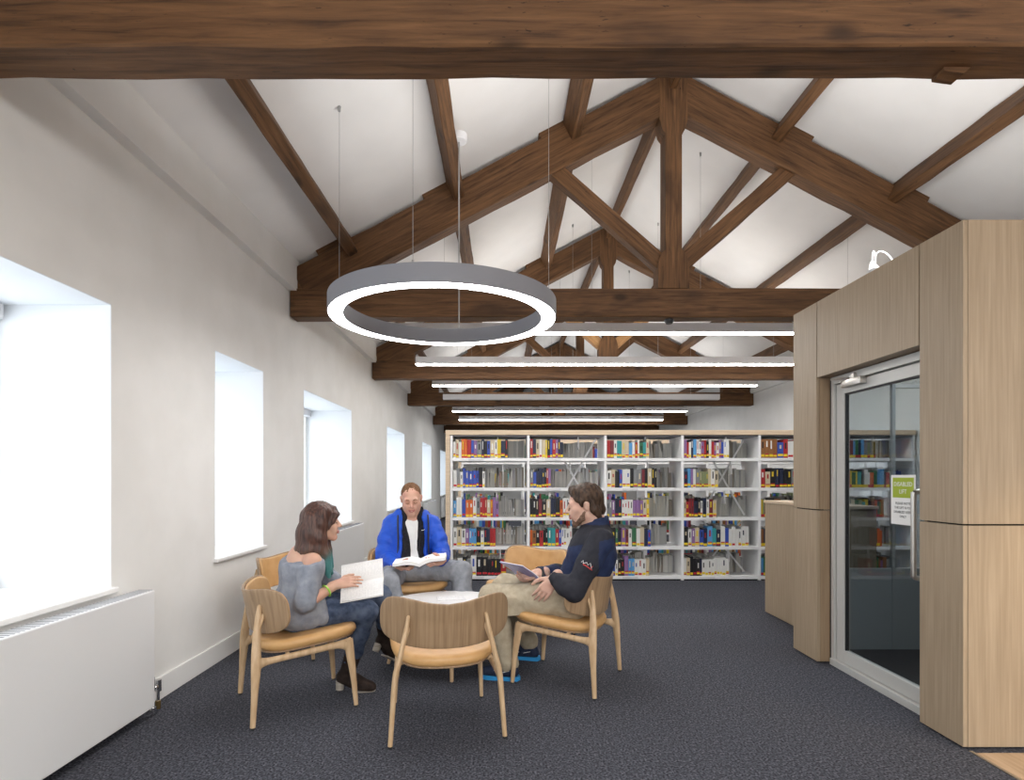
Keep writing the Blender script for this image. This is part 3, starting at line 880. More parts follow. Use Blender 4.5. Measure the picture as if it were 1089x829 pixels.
# everything else on the shelves: rear rows turned away, and the row of bookcases behind
m = MB(); GREYS = [mat('page edge grey %d' % q, c, .8) for q, c in enumerate([(.46, .46, .44), (.37, .37, .37), (.55, .54, .50), (.27, .24, .20), (.60, .59, .56)])]
for bi in range(6):
    for si in range(5):
        z = SHZ[si]
        # rear row, fore-edges towards us
        x = BAYX[bi] + .03; end = BAYX[bi] + .97
        if rnd.random() < .25: end -= rnd.uniform(.05, .2)
        h = rnd.uniform(.2, .27); lean_next = False
        while x < end:
            w = rnd.uniform(.008, .035)
            if rnd.random() < .3: h = rnd.uniform(.20, .275)
            if x + w > end: break
            hh = min(h + rnd.uniform(-.006, .006), .25 if si == 0 else .30)
            A = rnd.uniform(-.02, .02) if rnd.random() < .8 else rnd.uniform(-.10, .10)
            A = 0 if x < BAYX[bi] + .08 or x > end - .1 else A
            M0 = Matrix.Translation((x + w / 2, SY + .30, z + .0015 + abs(math.sin(A)) * w / 2)) @ Matrix.Rotation(A, 4, 'Y')
            m.box(-w / 2, w / 2, 0, .2, 0, hh, rnd.choice([0, 0, 1, 2, 2, 3, 4]), M0)
            x += w + .002 + abs(math.sin(A)) * .03
        if bi == 5 or (bi == 4 and si > 1):
            x = BAYX[bi] + .03; end = BAYX[bi] + rnd.uniform(.5, .85)
            while x < end:
                w = rnd.uniform(.018, .05); hh = rnd.uniform(.2, .25)
                m.box(x, x + w, SY + .025, SY + .2, z + .0006, z + hh, 5 + rnd.randrange(len(PAL)))
                m.box(x - .0003, x + w + .0003, SY + .0238, SY + .05, z + .01, z + .045, 5 + len(PAL) + rnd.randrange(2))
                x += w + .002
PK = list(PAL)
o = m.build('rear_row_books', GREYS + [BM[k] for k in PK] + [M['tag_y'], M['tag_r']])
tag(o, 'tightly packed books of the rear rows, page edges towards us', 'books', kind='stuff')
# second run of bookcases further back
S2 = 9.35
t2 = empty('rear_bookcase', (BAYX[0], S2, 0), 0, 'second run of white bookcases glimpsed through the gaps of the front bookcases', 'bookcase')
for i in range(7):
    m = MB(); m.box(1.0 * i - .017, 1.0 * i + .017, 0, SD, 0, 1.885); m.build('upright', M['shelf_white'], t2)
for z in SHZ:
    m = MB(); m.box(.0, 6.0, .004, SD - .004, z - .03, z); m.build('shelf', M['shelf_white'], t2)
m = MB(); m.box(-.06, 6.02, -.01, SD + .01, 1.887, 1.95); m.build('top_board', M['shelf_oak'], t2)
m = MB(); m.box(-.06, -.018, -.01, SD + .01, 0, 1.886); m.build('end_panel', M['shelf_oak'], t2)
m = MB()
for bi in range(6):
    for si in range(5):
        z = SHZ[si]; x = BAYX[bi] + .03; end = BAYX[bi] + rnd.uniform(.6, .95)
        while x < end:
            w = rnd.uniform(.018, .05); hh = rnd.uniform(.2, .28)
            m.box(x, x + w, S2 + .025, S2 + .2, z + .001, z + hh, rnd.randrange(len(PAL)))
            m.box(x - .0003, x + w + .0003, S2 + .0238, S2 + .05, z + .01, z + .045, len(PAL) + rnd.randrange(2))
            x += w + .002
o = m.build('far_row_books', [BM[k] for k in PK] + [M['tag_y'], M['tag_r']])
tag(o, 'coloured books on the second run of bookcases, seen through gaps', 'books', kind='stuff')
# ------------------------------------------------------------------ figures
def unit(v):
    v = np.asarray(v, float); return v / (np.linalg.norm(v) + 1e-12)
def A3(*v): return np.array(v, float)

class SDF:
    """smooth union of limbs, turned into one continuous mesh"""
    def __init__(self): self.ops = []; self.lo = A3(9e9, 9e9, 9e9); self.hi = -self.lo
    def _grow(self, a, b): self.lo = np.minimum(self.lo, a); self.hi = np.maximum(self.hi, b)
    def cap(self, a, b, ra, rb=None, k=.02, cut=False):
        a, b = A3(*a), A3(*b); rb = ra if rb is None else rb
        r = max(ra, rb); lo = np.minimum(a, b) - r; hi = np.maximum(a, b) + r
        if not cut: self._grow(lo, hi)
        self.ops.append(('cap', cut, k, lo, hi, (a, b, ra, rb))); return self
    def chain(self, pts, rad, k=.02):
        for i in range(len(pts) - 1): self.cap(pts[i], pts[i + 1], rad[i], rad[i + 1], k)
        return self
    def ell(self, c, r, R=None, k=.02, cut=False):
        c, r = A3(*c), A3(*r); R = np.eye(3) if R is None else R
        e = np.sqrt(((R * r[None, :]) ** 2).sum(1)); lo, hi = c - e, c + e
        if not cut: self._grow(lo, hi)
        self.ops.append(('ell', cut, k, lo, hi, (c, r, R))); return self
    def box(self, c, h, R=None, rd=.01, k=.02, cut=False):
        c, h = A3(*c), A3(*h); R = np.eye(3) if R is None else R
        e = (np.abs(R) * h[None, :]).sum(1); lo, hi = c - e, c + e
        if not cut: self._grow(lo, hi)
        self.ops.append(('box', cut, k, lo, hi, (c, h, R, rd))); return self
    def plane(self, p, n, k=.004):
        """cuts away the side n points to"""
        self.ops.append(('pl', True, k, None, None, (A3(*p), unit(n)))); return self
    def solve(self, h):
        pad = 3 * h
        lo = self.lo - pad; n = np.ceil((self.hi + pad - lo) / h).astype(int) + 1
        ax = [(lo[i] + h * np.arange(n[i])).astype(np.float32) for i in range(3)]
        d = np.full(tuple(n), .08, np.float32)
        for (kind, cut, k, l, u, P) in self.ops:
            if kind == 'pl': s = [slice(0, n[i]) for i in range(3)]
            else:
                m = k + 2.5 * h
                s = [slice(max(0, int((l[i] - m - lo[i]) / h)), min(n[i], int((u[i] + m - lo[i]) / h) + 2)) for i in range(3)]
                if any(q.stop <= q.start for q in s): continue
            X = ax[0][s[0]][:, None, None]; Y = ax[1][s[1]][None, :, None]; Z = ax[2][s[2]][None, None, :]
            if kind == 'cap':
                a, b, ra, rb = P; ab = b - a; L2 = max(float(ab @ ab), 1e-9)
                t = np.clip(((X - a[0]) * ab[0] + (Y - a[1]) * ab[1] + (Z - a[2]) * ab[2]) / L2, 0, 1)
                q = np.sqrt((X - a[0] - t * ab[0]) ** 2 + (Y - a[1] - t * ab[1]) ** 2 + (Z - a[2] - t * ab[2]) ** 2) - (ra + (rb - ra) * t)
            elif kind == 'pl':
                q = -((X - P[0][0]) * P[1][0] + (Y - P[0][1]) * P[1][1] + (Z - P[0][2]) * P[1][2])
            else:
                c, r, R = P[:3]
                x = [(X - c[0]) * R[0, j] + (Y - c[1]) * R[1, j] + (Z - c[2]) * R[2, j] for j in range(3)]
                if kind == 'ell':
                    k0 = np.sqrt(sum((x[j] / r[j]) ** 2 for j in range(3))); k1 = np.sqrt(sum((x[j] / r[j] ** 2) ** 2 for j in range(3))) + 1e-6
                    q = k0 * (k0 - 1) / k1
                else:
                    rd = P[3]; y = [np.abs(x[j]) - (r[j] - rd) for j in range(3)]
                    q = np.sqrt(sum(np.maximum(v, 0) ** 2 for v in y)) + np.minimum(np.maximum(np.maximum(y[0], y[1]), y[2]), 0) - rd
            o = d[s[0], s[1], s[2]]
            if cut:
                hh = np.clip(.5 - .5 * (o + q) / k, 0, 1)        # smooth max(o, -q)
                d[s[0], s[1], s[2]] = o * (1 - hh) - q * hh + k * hh * (1 - hh)
            else:
                hh = np.clip(.5 + .5 * (q - o) / k, 0, 1)
                d[s[0], s[1], s[2]] = q * (1 - hh) + o * hh - k * hh * (1 - hh)
        return d, lo
    def mesh(self, name, h, mats, parent, origin, wob=None, seed=0, matfn=None, relax=1):
        d, lo = self.solve(h)
        ins = d < 0
        c = np.zeros(tuple(np.array(d.shape) - 1), np.int8)
        offs = [(i, j, k) for i in (0, 1) for j in (0, 1) for k in (0, 1)]
        for (i, j, k) in offs: c += ins[i:d.shape[0]-1+i, j:d.shape[1]-1+j, k:d.shape[2]-1+k]
        mix = (c > 0) & (c < 8)
        ids = np.argwhere(mix); vid = np.full(c.shape, -1, np.int64); vid[mix] = np.arange(len(ids))
        D = {o: d[ids[:, 0] + o[0], ids[:, 1] + o[1], ids[:, 2] + o[2]] for o in offs}
        acc = np.zeros((len(ids), 3)); cnt = np.zeros(len(ids))
        for a in offs:
            for axis in range(3):
                if a[axis]: continue
                b = tuple(1 if q == axis else a[q] for q in range(3))
                m = (D[a] < 0) != (D[b] < 0)
                t = np.where(m, D[a] / np.where(m, D[a] - D[b], 1), 0)
                p = np.zeros((len(ids), 3)) + np.array(a); p[:, axis] += t
                acc += p * m[:, None]; cnt += m
        vs = (ids + acc / cnt[:, None]) * h + lo
        quads = []
        for axis in range(3):
            u, w = (axis + 1) % 3, (axis + 2) % 3
            s0 = [slice(1, -1)] * 3; s1 = [slice(1, -1)] * 3
            s0[axis] = slice(0, -1); s1[axis] = slice(1, None)
            a, b = ins[tuple(s0)], ins[tuple(s1)]
            loc = np.argwhere(a != b)
            fl = a[loc[:, 0], loc[:, 1], loc[:, 2]]
            g = loc.copy(); g[:, u] += 1; g[:, w] += 1
            def cell(du, dw):
                q = g.copy(); q[:, u] += du; q[:, w] += dw
                return vid[q[:, 0], q[:, 1], q[:, 2]]
            q = np.stack([cell(-1, -1), cell(0, -1), cell(0, 0), cell(-1, 0)], 1)
            q[~fl] = q[~fl][:, ::-1]
            quads.append(q)
        fs = np.concatenate(quads)
        fs = fs[(fs >= 0).all(1)]
        for _ in range(relax):                                   # light Laplacian pass
            s = np.zeros_like(vs); n = np.zeros(len(vs))
            for i in range(4):
                a, b = fs[:, i], fs[:, (i + 1) % 4]
                np.add.at(s, a, vs[b]); np.add.at(n, a, 1)
                np.add.at(s, b, vs[a]); np.add.at(n, b, 1)
            vs = .5 * vs + .5 * s / np.maximum(n, 1)[:, None]
        if wob:                                                  # cloth folds / strands
            amp, fx, fy, fz = wob
            nr = np.zeros_like(vs)
            fn = np.cross(vs[fs[:, 2]] - vs[fs[:, 0]], vs[fs[:, 3]] - vs[fs[:, 1]])
            for i in range(4): np.add.at(nr, fs[:, i], fn)
            nr /= np.linalg.norm(nr, axis=1)[:, None] + 1e-12
            w = np.array([mnoise.noise(V((p[0] * fx + seed, p[1] * fy, p[2] * fz))) + .45 * mnoise.noise(V((p[0] * fx * 2.3, p[1] * fy * 2.3 + seed, p[2] * fz * 2.3))) for p in vs])
            vs = vs + nr * (w * amp)[:, None]
        me = bpy.data.meshes.new(name)
        lv = vs - A3(*origin)
        me.vertices.add(len(lv)); me.vertices.foreach_set('co', lv.astype(np.float32).ravel())
        me.loops.add(len(fs) * 4); me.loops.foreach_set('vertex_index', fs.astype(np.int32).ravel())
        me.polygons.add(len(fs)); me.polygons.foreach_set('loop_start', np.arange(0, len(fs) * 4, 4, dtype=np.int32))
        me.update(calc_edges=True)
        if not isinstance(mats, (list, tuple)): mats = [mats]
        for m in mats: me.materials.append(m)
        if matfn is not None:
            ctr = vs[fs].mean(1)
            me.polygons.foreach_set('material_index', matfn(ctr).astype(np.int32))
        me.polygons.foreach_set('use_smooth', np.ones(len(fs), bool))
        me.validate()
        o = bpy.data.objects.new(name, me); link(o, parent)
        return o

class Frame:
    """local frame: x right, y forward, z up"""
    def __init__(self, c, f, up=(0, 0, 1), s=1.0):
        self.c = A3(*c); self.s = s
        y = unit(f); x = unit(np.cross(y, A3(*up))); z = np.cross(x, y)
        self.R = np.stack([x, y, z], 1)
    def p(self, x, y, z): return self.c + self.R @ (A3(x, y, z) * self.s)
    def d(self, x, y, z): return self.R @ A3(x, y, z)
    def r(self, *v): return tuple(q * self.s for q in v)
    def mat4(self):
        m = Matrix.Identity(4)
        for i in range(3):
            for j in range(3): m[i][j] = self.R[i, j] * self.s
            m[i][3] = self.c[i]
        return m

def add_head(B, h, neck, nr=.054, fem=False):
    s = h.s; E = lambda c, r, k=.02, **q: B.ell(h.p(*c), h.r(*r), h.R, k * s, **q)
    C = lambda a, b, ra, rb, k=.015, **q: B.cap(h.p(*a), h.p(*b), ra * s, rb * s, k * s, **q)
    E((0, -.014, .034), (.074, .094, .084))
    E((0, .028, -.032), (.056, .064, .078), .03)
    jw = .046 if fem else .052
    for q in (-1, 1):
        C((q * jw, .0, -.058), (q * .016, .070, -.094), .020, .017, .03)
        E((q * .043, .056, -.016), (.022, .026, .022), .02)
        E((q * .030, .076, -.040), (.02, .02, .03), .02)
    C((-.012, .078, -.096), (.012, .078, -.096), .015, .015, .015)          # chin
    C((-.038, .078, .024), (.038, .078, .024), .012, .012, .02)             # brow
    for q in (-1, 1):
        E((q * .031, .096, .006), (.017, .014, .011), .012, cut=True)       # sockets
        E((q * .031, .079, .005), (.0145, .0145, .0135), .004)              # lids over the eyes
    C((0, .090, .014), (0, .1125, -.020), .0078, .0112, .010)               # nose
    for q in (-1, 1): E((q * .011, .100, -.024), (.008, .009, .007), .006)
    E((0, .094, -.052), (.022, .010, .0065), .006); E((0, .092, -.064), (.019, .010, .007), .006)   # lips
    C((-.022, .1035, -.0575), (.022, .1035, -.0575), .0035, .0035, .004, cut=True)
    for q in (-1, 1):                                                       # ears
        E((q * .076, -.008, -.004), (.008, .017, .031), .006)
        E((q * .082, -.014, .008), (.006, .014, .018), .004)
        E((q * .084, .000, -.004), (.005, .007, .013), .004, cut=True)
    B.cap(h.p(0, -.026, -.05), neck, nr * s, nr * 1.08 * s, .03 * s)

def hand(B, w, d, n, th, s=1.0, curl=(.3, .5, .4), spread=.06, thumb=.45, wr=.026):
    """w wrist, d towards the knuckles, n out of the palm, th towards the thumb side"""
    w = A3(*w); d = unit(d); n = A3(*n); n = unit(n - d * (n @ d)); th = A3(*th); th = unit(th - d * (th @ d) - n * (th @ n))
    L = [.074, .082, .077, .060]; tips = []
    for i in range(4):
        o = (.030 - .020 * i)
        kn = w + (d * (.088 - .004 * abs(i - 1)) + th * o - n * .004) * s
        B.cap(w + d * .012 * s + th * o * .62 * s, kn, .0155 * s, .0118 * s, .012 * s)
        dr = unit(d + th * spread * (1.5 - i))
        p = kn; ang = 0
        for j, fr in enumerate((.44, .31, .25)):
            ang += curl[j] * (1 + .06 * i)
            e = unit(dr * math.cos(ang) + n * math.sin(ang))
            q = p + e * L[i] * fr * s
            B.cap(p, q, (.0098 - .0011 * j) * s, (.0087 - .0011 * j) * s, .003 * s)
            p = q
        tips.append(p)
    b = w + (d * .022 + th * .024 + n * .006) * s
    e = unit(d * .62 + th * .72 + n * thumb); p = b
    for j, l in enumerate((.044, .034, .028)):
        q = p + e * l * s; B.cap(p, q, (.0150 - .0022 * j) * s, (.0120 - .0016 * j) * s, .006 * s if j == 0 else .003 * s)
        p = q; e = unit(e + d * .35 - th * .25 + n * .1)
    B.cap(w - d * .03 * s, w + d * .02 * s, wr * s, wr * .98 * s, .015 * s)
    return tips

def skin_mat(name, c, red):
    m = noisy(name, c, red, (1, 1, 1), 9, 3, .5, .0, .35, (.35, .75))
    b = m.node_tree.nodes['Principled BSDF']
    b.inputs['Subsurface Weight'].default_value = .12; b.inputs['Subsurface Radius'].default_value = (.02, .008, .004); b.inputs['Subsurface Scale'].default_value = .3
    return m
M['skin_w'] = skin_mat('skin fair', (.62, .39, .29), (.60, .33, .25))
M['skin_b'] = skin_mat('skin rosy', (.60, .36, .27), (.58, .29, .22))
M['skin_d'] = skin_mat('skin pale', (.58, .38, .30), (.56, .32, .25))
M['lip'] = mat('lips', (.45, .15, .13), .45); M['brow_d'] = mat('dark brows', (.07, .035, .02), .8); M['brow_g'] = mat('ginger brows', (.22, .10, .045), .8)
M['eye'] = mat('eye', (.75, .75, .74), .25); M['iris'] = mat('iris', (.06, .05, .045), .25); M['teeth'] = mat('teeth', (.8, .78, .74), .35)

def face_bits(h, parent, origin, brow, lipm, smile=True, closed=True, lipw=.023):
    s = h.s; O = A3(*origin)
    P = lambda x, y, z: V(h.p(x, y, z) - O)
    for q in (-1, 1):
        m = MB(); pts = spline([(q * .014, .0905, .026), (q * .030, .0915, .031), (q * .047, .079, .026)], 4)
        m.tube([P(*p) for p in pts], [.0022 * s, .003 * s, .0034 * s, .0036 * s, .0036 * s, .0034 * s, .003 * s, .0024 * s, .0015 * s], 6)
        m.build('eyebrow', brow, parent, True)
        m = MB()
        pts = spline([(q * .018, .0905, .002), (q * .030, .0945, -.0005 if closed else .002), (q * .043, .0885, .002)], 4)
        m.tube([P(*p) for p in pts], .0021 * s, 6)
        m.build('eyelash', brow, parent, True)
        if not closed:
            m = MB(); m.sphere(P(q * .031, .0825, .004), .0125 * s, 12); e = m.build('eye', M['eye'], parent, True)
            m = MB(); m.sphere(P(q * .031, .0905, .003), .0058 * s, 10); m.build('iris', M['iris'], e, True)
    m = MB(); u = .004 if smile else 0
    m.tube([P(*p) for p in spline([(-lipw, .093, -.0545 + u), (-.010, .1035, -.0535), (0, .1042, -.0545), (.010, .1035, -.0535), (lipw, .093, -.0545 + u)], 4)], [.0012 * s] + [.0034 * s] * 15 + [.0012 * s], 8)
    m.tube([P(*p) for p in spline([(-lipw, .092, -.0570 + u), (-.010, .1015, -.0635), (0, .1025, -.0648), (.010, .1015, -.0635), (lipw, .092, -.0570 + u)], 4)], [.0012 * s] + [.004 * s] * 15 + [.0012 * s], 8)
    m.build('lips', lipm, parent, True)
    if smile:
        m = MB(); m.tube([P(*p) for p in spline([(-lipw * .8, .0935, -.0555 + u), (0, .1015, -.0592), (lipw * .8, .0935, -.0555 + u)], 5)], .0026 * s, 8)
        m.build('teeth', M['teeth'], parent, True)

def fabric(name, c0, c1, ns=25, bump=.25, rough=.85, scale=(1, 1, 1), pos=(.3, .7), big=None):
    return noisy(name, c0, c1, scale, ns, 4, rough, bump, .2, pos, bdist=.006, big=big)

def open_book(name, c, R, w, hgt, th, bend, mats, label, cat, flat=(0., 0.)):
    """two page blocks meeting at a spine along local y; x across, z up out of the pages; flat = angle each leaf is raised"""
    t = empty(name, c, 0, label, cat)
    t.rotation_mode = 'QUATERNION'
    Mx = Matrix([[R[i, j] for j in range(3)] for i in range(3)])
    t.rotation_quaternion = Mx.to_quaternion()
    n = 10
    cov = MB()
    for s, ang in ((-1, flat[0]), (1, flat[1])):
        prof = []
        for i in range(n + 1):
            q = i / n; x = q * w
            z = bend * math.sin(PI * min(1, q * 1.15)) * (1 - .35 * q)
            prof.append((x, z))
        ca, sa = math.cos(ang), math.sin(ang)
        def rot(x, z): return (s * (x * ca - z * sa), x * sa + z * ca)
        for (za, zb, yy, nm, mt, k) in ((.0, th, hgt / 2, 'pages', mats[0], 1.), (-.003, -.0004, hgt / 2 + .004, 'cover', mats[1], 1.02)):
            m = MB(); vs = []; fs = []
            for i, (x, z) in enumerate(prof):
                tt = za + (zb - za) * (1 - .25 * (i / n) if nm == 'pages' else 1)
                lo_ = rot(x * k, z * .6 + za); hi_ = rot(x * k * (1 - .0 * i), z * .6 + tt)
                for y in (-yy, yy): vs += [(lo_[0], y, lo_[1]), (hi_[0], y, hi_[1])]
            for i in range(n):
                a = 4 * i; b = a + 4
                fs += [(a, b, b + 2, a + 2), (a + 1, a + 3, b + 3, b + 1), (a, a + 1, b + 1, b), (a + 2, b + 2, b + 3, a + 3)]
            fs += [(0, 2, 3, 1), (4 * n, 4 * n + 1, 4 * n + 3, 4 * n + 2)]
            m.add(vs, fs); o = m.build(nm, mt, t, True)
    return t
def RT(x, z):
    x = unit(x); z = A3(*z); z = unit(z - x * (z @ x)); return np.stack([x, np.cross(z, x), z], 1)

# text lines printed on a page: a fine line pattern across the sheet
def page_mat(name, lines=120, dark=.74):
    m = mat(name, (.84, .84, .84), .7, 0, .2)
    nt = m.node_tree; N = nt.nodes; L = nt.links; b = N['Principled BSDF']
    tc = N.new('ShaderNodeTexCoord'); sx = N.new('ShaderNodeSeparateXYZ'); L.new(tc.outputs['Object'], sx.inputs[0])
    mu = N.new('ShaderNodeMath'); mu.operation = 'MULTIPLY'; mu.inputs[1].default_value = lines; L.new(sx.outputs['Y'], mu.inputs[0])
    fr = N.new('ShaderNodeMath'); fr.operation = 'FRACT'; L.new(mu.outputs[0], fr.inputs[0])
    gt = N.new('ShaderNodeMath'); gt.operation = 'GREATER_THAN'; gt.inputs[1].default_value = .55; L.new(fr.outputs[0], gt.inputs[0])
    nz = N.new('ShaderNodeTexNoise'); nz.inputs['Scale'].default_value = 90; L.new(tc.outputs['Object'], nz.inputs['Vector'])
    g2 = N.new('ShaderNodeMath'); g2.operation = 'GREATER_THAN'; g2.inputs[1].default_value = .47; L.new(nz.outputs['Fac'], g2.inputs[0])
    an = N.new('ShaderNodeMath'); an.operation = 'MULTIPLY'; L.new(gt.outputs[0], an.inputs[0]); L.new(g2.outputs[0], an.inputs[1])
    ab = N.new('ShaderNodeMath'); ab.operation = 'ABSOLUTE'; L.new(sx.outputs['X'], ab.inputs[0])
    i1 = N.new('ShaderNodeMath'); i1.operation = 'GREATER_THAN'; i1.inputs[1].default_value = .022; L.new(ab.outputs[0], i1.inputs[0])
    i2 = N.new('ShaderNodeMath'); i2.operation = 'LESS_THAN'; i2.inputs[1].default_value = .135; L.new(ab.outputs[0], i2.inputs[0])
    m1 = N.new('ShaderNodeMath'); m1.operation = 'MULTIPLY'; L.new(an.outputs[0], m1.inputs[0]); L.new(i1.outputs[0], m1.inputs[1])
    m2 = N.new('ShaderNodeMath'); m2.operation = 'MULTIPLY'; L.new(m1.outputs[0], m2.inputs[0]); L.new(i2.outputs[0], m2.inputs[1])
    mx = N.new('ShaderNodeMix'); mx.data_type = 'RGBA'; L.new(m2.outputs[0], mx.inputs['Factor'])
    mx.inputs['A'].default_value = (.84, .84, .84, 1); mx.inputs['B'].default_value = (dark, dark, dark + .01, 1)
    L.new(mx.outputs['Result'], b.inputs['Base Color'])
    return m
M['page'] = page_mat('printed pages')

# =================================================================== woman
def woman():
    o = A3(-1.25, 3.41, 0)
    t = empty('person', o, 0, 'seated person with long brown hair with teal tips, in grey top and jeans, reading', 'person')
    u = unit((.86, .51, 0)); r = A3(u[1], -u[0], 0); z = A3(0, 0, 1)
    pel = A3(-1.245, 3.415, .535)
    chest = pel + u * .03 + z * .22
    nb = pel + u * .09 + z * .375                     # base of the neck
    hd = Frame((-1.100, 3.47, 1.062), (.975, .20, -.03), (.03, 0, 1), .95)
    shR, shL = nb - z * .065 - u * .02 + r * .155, nb - z * .065 - u * .02 - r * .155
    elR, wrR = A3(-1.125, 3.235, .615), A3(-.985, 3.365, .705)
    elL, wrL = A3(-1.02, 3.60, .63), A3(-.90, 3.60, .66)
    hipR, hipL = pel + r * .085 - z * .015, pel - r * .085 - z * .015
    knR, anR = A3(-.845, 3.545, .505), A3(-.985, 3.585, .115)
    knL, anL = A3(-.795, 3.70, .575), A3(-.825, 3.985, .22)
    T = Frame(chest, u, (.06, .03, 1))
    # skin
    B = SDF()
    add_head(B, hd, nb - z * .02, .047, True)
    B.ell(chest + z * .03, (.128, .085, .15), T.R, .04); B.ell(pel, (.13, .10, .10), T.R, .05)
    B.cap(shR, shL, .046, .046, .04); B.cap(nb - z * .05, nb, .07, .052, .04)
    for sh, el, wr in ((shR, elR, wrR), (shL, elL, wrL)):
        B.cap(sh, el, .044, .036, .03); B.cap(el, wr, .036, .025, .02)
    for hp, kn, an in ((hipR, knR, anR), (hipL, knL, anL)):
        B.cap(hp, kn, .07, .048, .03); B.cap(kn, an, .046, .034, .02)
    hand(B, wrR, unit(A3(.97, .15, .16)), A3(.2, .75, -.65), A3(-.1, .5, .8), .92, (.12, .25, .15), .05, .2, .024)
    hand(B, wrL, unit(A3(.8, -.35, .2)), A3(-.2, -.6, .7), A3(.2, .6, .6), .92, (.3, .5, .3), .05, .3, .024)
    B.mesh('body', .0048, M['skin_w'], t, o)
    face_bits(hd, t, o, M['brow_d'], M['lip'], True, True)
    # hair: cap, fringe, long lengths to the chest
    Hs = SDF(); hp = hd.p
    Hs.ell(hp(0, -.020, .040), (.084, .104, .092), hd.R, .02)
    Hs.ell(hp(0, .096, -.058), (.066, .076, .084), hd.R, .012, cut=True)       # the face
    Hs.ell(hp(0, .110, -.01), (.058, .046, .050), hd.R, .012, cut=True)
    for q in (-1, 1):
        Hs.chain([hp(q * .062, .010, .07), hp(q * .078, .000, .0), hp(q * .080, -.010, -.09), hp(q * .078, -.006, -.17), hp(q * .072, .025, -.25), hp(q * .068, .06, -.335)], [.03, .030, .034, .034, .028, .012], .03)
        Hs.chain([hp(q * .060, -.06, .03), hp(q * .070, -.06, -.06), hp(q * .084, -.08, -.17), hp(q * .088, -.095, -.275)], [.04, .044, .036, .010], .03)
        Hs.chain([hp(q * .01, .070, .088), hp(q * .045, .084, .050), hp(q * .062, .070, .012), hp(q * .070, .045, -.03)], [.016, .016, .014, .010], .015)
        Hs.chain([hp(q * .078, .012, -.02), hp(q * .082, .016, -.10), hp(q * .078, .034, -.19), hp(q * .074, .062, -.29)], [.020, .024, .024, .012], .02)
    Hs.chain([hp(0, -.08, .02), hp(0, -.095, -.08), hp(0, -.105, -.20), hp(0, -.125, -.30)], [.05, .055, .045, .014], .03)
    Hs.chain([hp(.04, -.09, -.05), hp(.05, -.105, -.18), hp(.05, -.125, -.30)], [.05, .042, .014], .03)
    M['hair_w'] = hair_dyed()
    Hs.mesh('hair', .0048, M['hair_w'], t, o, (.004, 60, 60, 5), 3)
    # grey off-the-shoulder top
    T1 = SDF()
    T1.ell(chest + z * .01, (.160, .118, .20), T.R, .04); T1.ell(pel + z * .02 - u * .015, (.19, .155, .125), T.R, .06)
    T1.cap(shR - z * .045 - u * .01, shL - z * .045 - u * .01, .066, .066, .05)
    for sh, el in ((shR, elR), (shL, elL)):
        m = sh + (el - sh) * .93
        T1.cap(sh - z * .012, m, .062, .066, .04)
    T1.cap(pel + r * .10 + u * .02 - z * .03, pel + r * .125 + u * .13 - z * .02, .062, .05, .05)
    T1.cap(pel - r * .08 + u * .05 - z * .0, pel - r * .08 + u * .14 - z * .0, .08, .06, .05)
    T1.cap(chest + r * .10 + u * .03 - z * .05, chest + r * .12 + u * .05 - z * .16, .06, .075, .05)
    for sh, el in ((shR, elR), (shL, elL)):
        pass
    T1.plane(nb - z * .040, unit(A3(*(r * .10 + z * .95 - u * .18))), .006)
    T1.plane(pel - z * .085, unit(A3(*(-z - u * .15))), .006)
    M['grey_top'] = fabric('grey jersey', (.20, .22, .27), (.31, .335, .385), 22, .3)
    T1.mesh('top', .006, M['grey_top'], t, o, (.0075, 16, 16, 9), 5)
    # straps
    M['teal'] = mat('teal strap', (.18, .42, .46), .7)
    for q in (-1, 1):
        m = MB(); rr = r * q
        pts = spline([nb - u * .085 - z * .11 + rr * .075, nb - u * .060 - z * .022 + rr * .085, nb + z * .002 + rr * .090, nb + u * .060 - z * .032 + rr * .085, nb + u * .085 - z * .11 + rr * .08], 5)
        m.tube([V(A3(*p) - o) for p in pts], [(.004, .010)] * len(pts), 8, up=tuple(z)); m.build('strap', M['teal'], t, True)
    # jeans
    J = SDF()
    J.ell(pel - z * .005, (.150, .125, .105), T.R, .04)
    J.chain([hipR, hipR + (knR - hipR) * .5 + z * .01, knR, knR + (anR - knR) * .35 - u * .008, knR + (anR - knR) * .62, knR + (anR - knR) * .86], [.086, .078, .064, .060, .052, .043], .03)
    J.chain([hipL, hipL + (knL - hipL) * .5 + z * .015, knL, knL + (anL - knL) * .4, knL + (anL - knL) * .84], [.086, .078, .062, .058, .044], .03)
    M['denim'] = fabric('blue denim', (.030, .045, .085), (.085, .115, .185), 30, .3, big=(7, (.13, .165, .24), .5, .72))
    J.mesh('jeans', .0055, M['denim'], t, o, (.004, 18, 18, 24), 9)
    # boots
    M['boot'] = fabric('dark brown suede', (.018, .012, .010), (.045, .032, .027), 30, .2); M['heel'] = noisy('stacked heel', (.32, .29, .25), (.45, .41, .36), (1, 1, 60), 3)
    for an, f in ((anR, unit(A3(.97, .02, -.06))), (anL, unit(A3(.55, .60, -.50)))):
        fl = Frame(an, f, (0, 0, 1) if an is anR else (.2, .3, .9))
        b = SDF()
        if an is anR: b.cap(fl.p(0, .005, .0), an + unit(knR - an) * .20, .046, .055, .02)
        else: b.cap(an, an + unit(knL - an) * .15, .045, .053, .02)
        b.chain([fl.p(0, -.022, -.03), fl.p(0, .06, -.052), fl.p(0, .145, -.075)], [.040, .042, .030], .025)
        b.cap(fl.p(0, .10, -.072), fl.p(0, .165, -.080), .036, .026, .02)
        b.plane(fl.p(0, .12, -.108), fl.d(0, 0, -1)); b.plane(fl.p(0, -.02, -.064), fl.d(0, .35, -1)) if False else None
        if an is anR: b.plane(fl.p(0, .02, .195), fl.d(0, .1, 1))
        bo = b.mesh('boot', .005, M['boot'], t, o)
        m = MB()
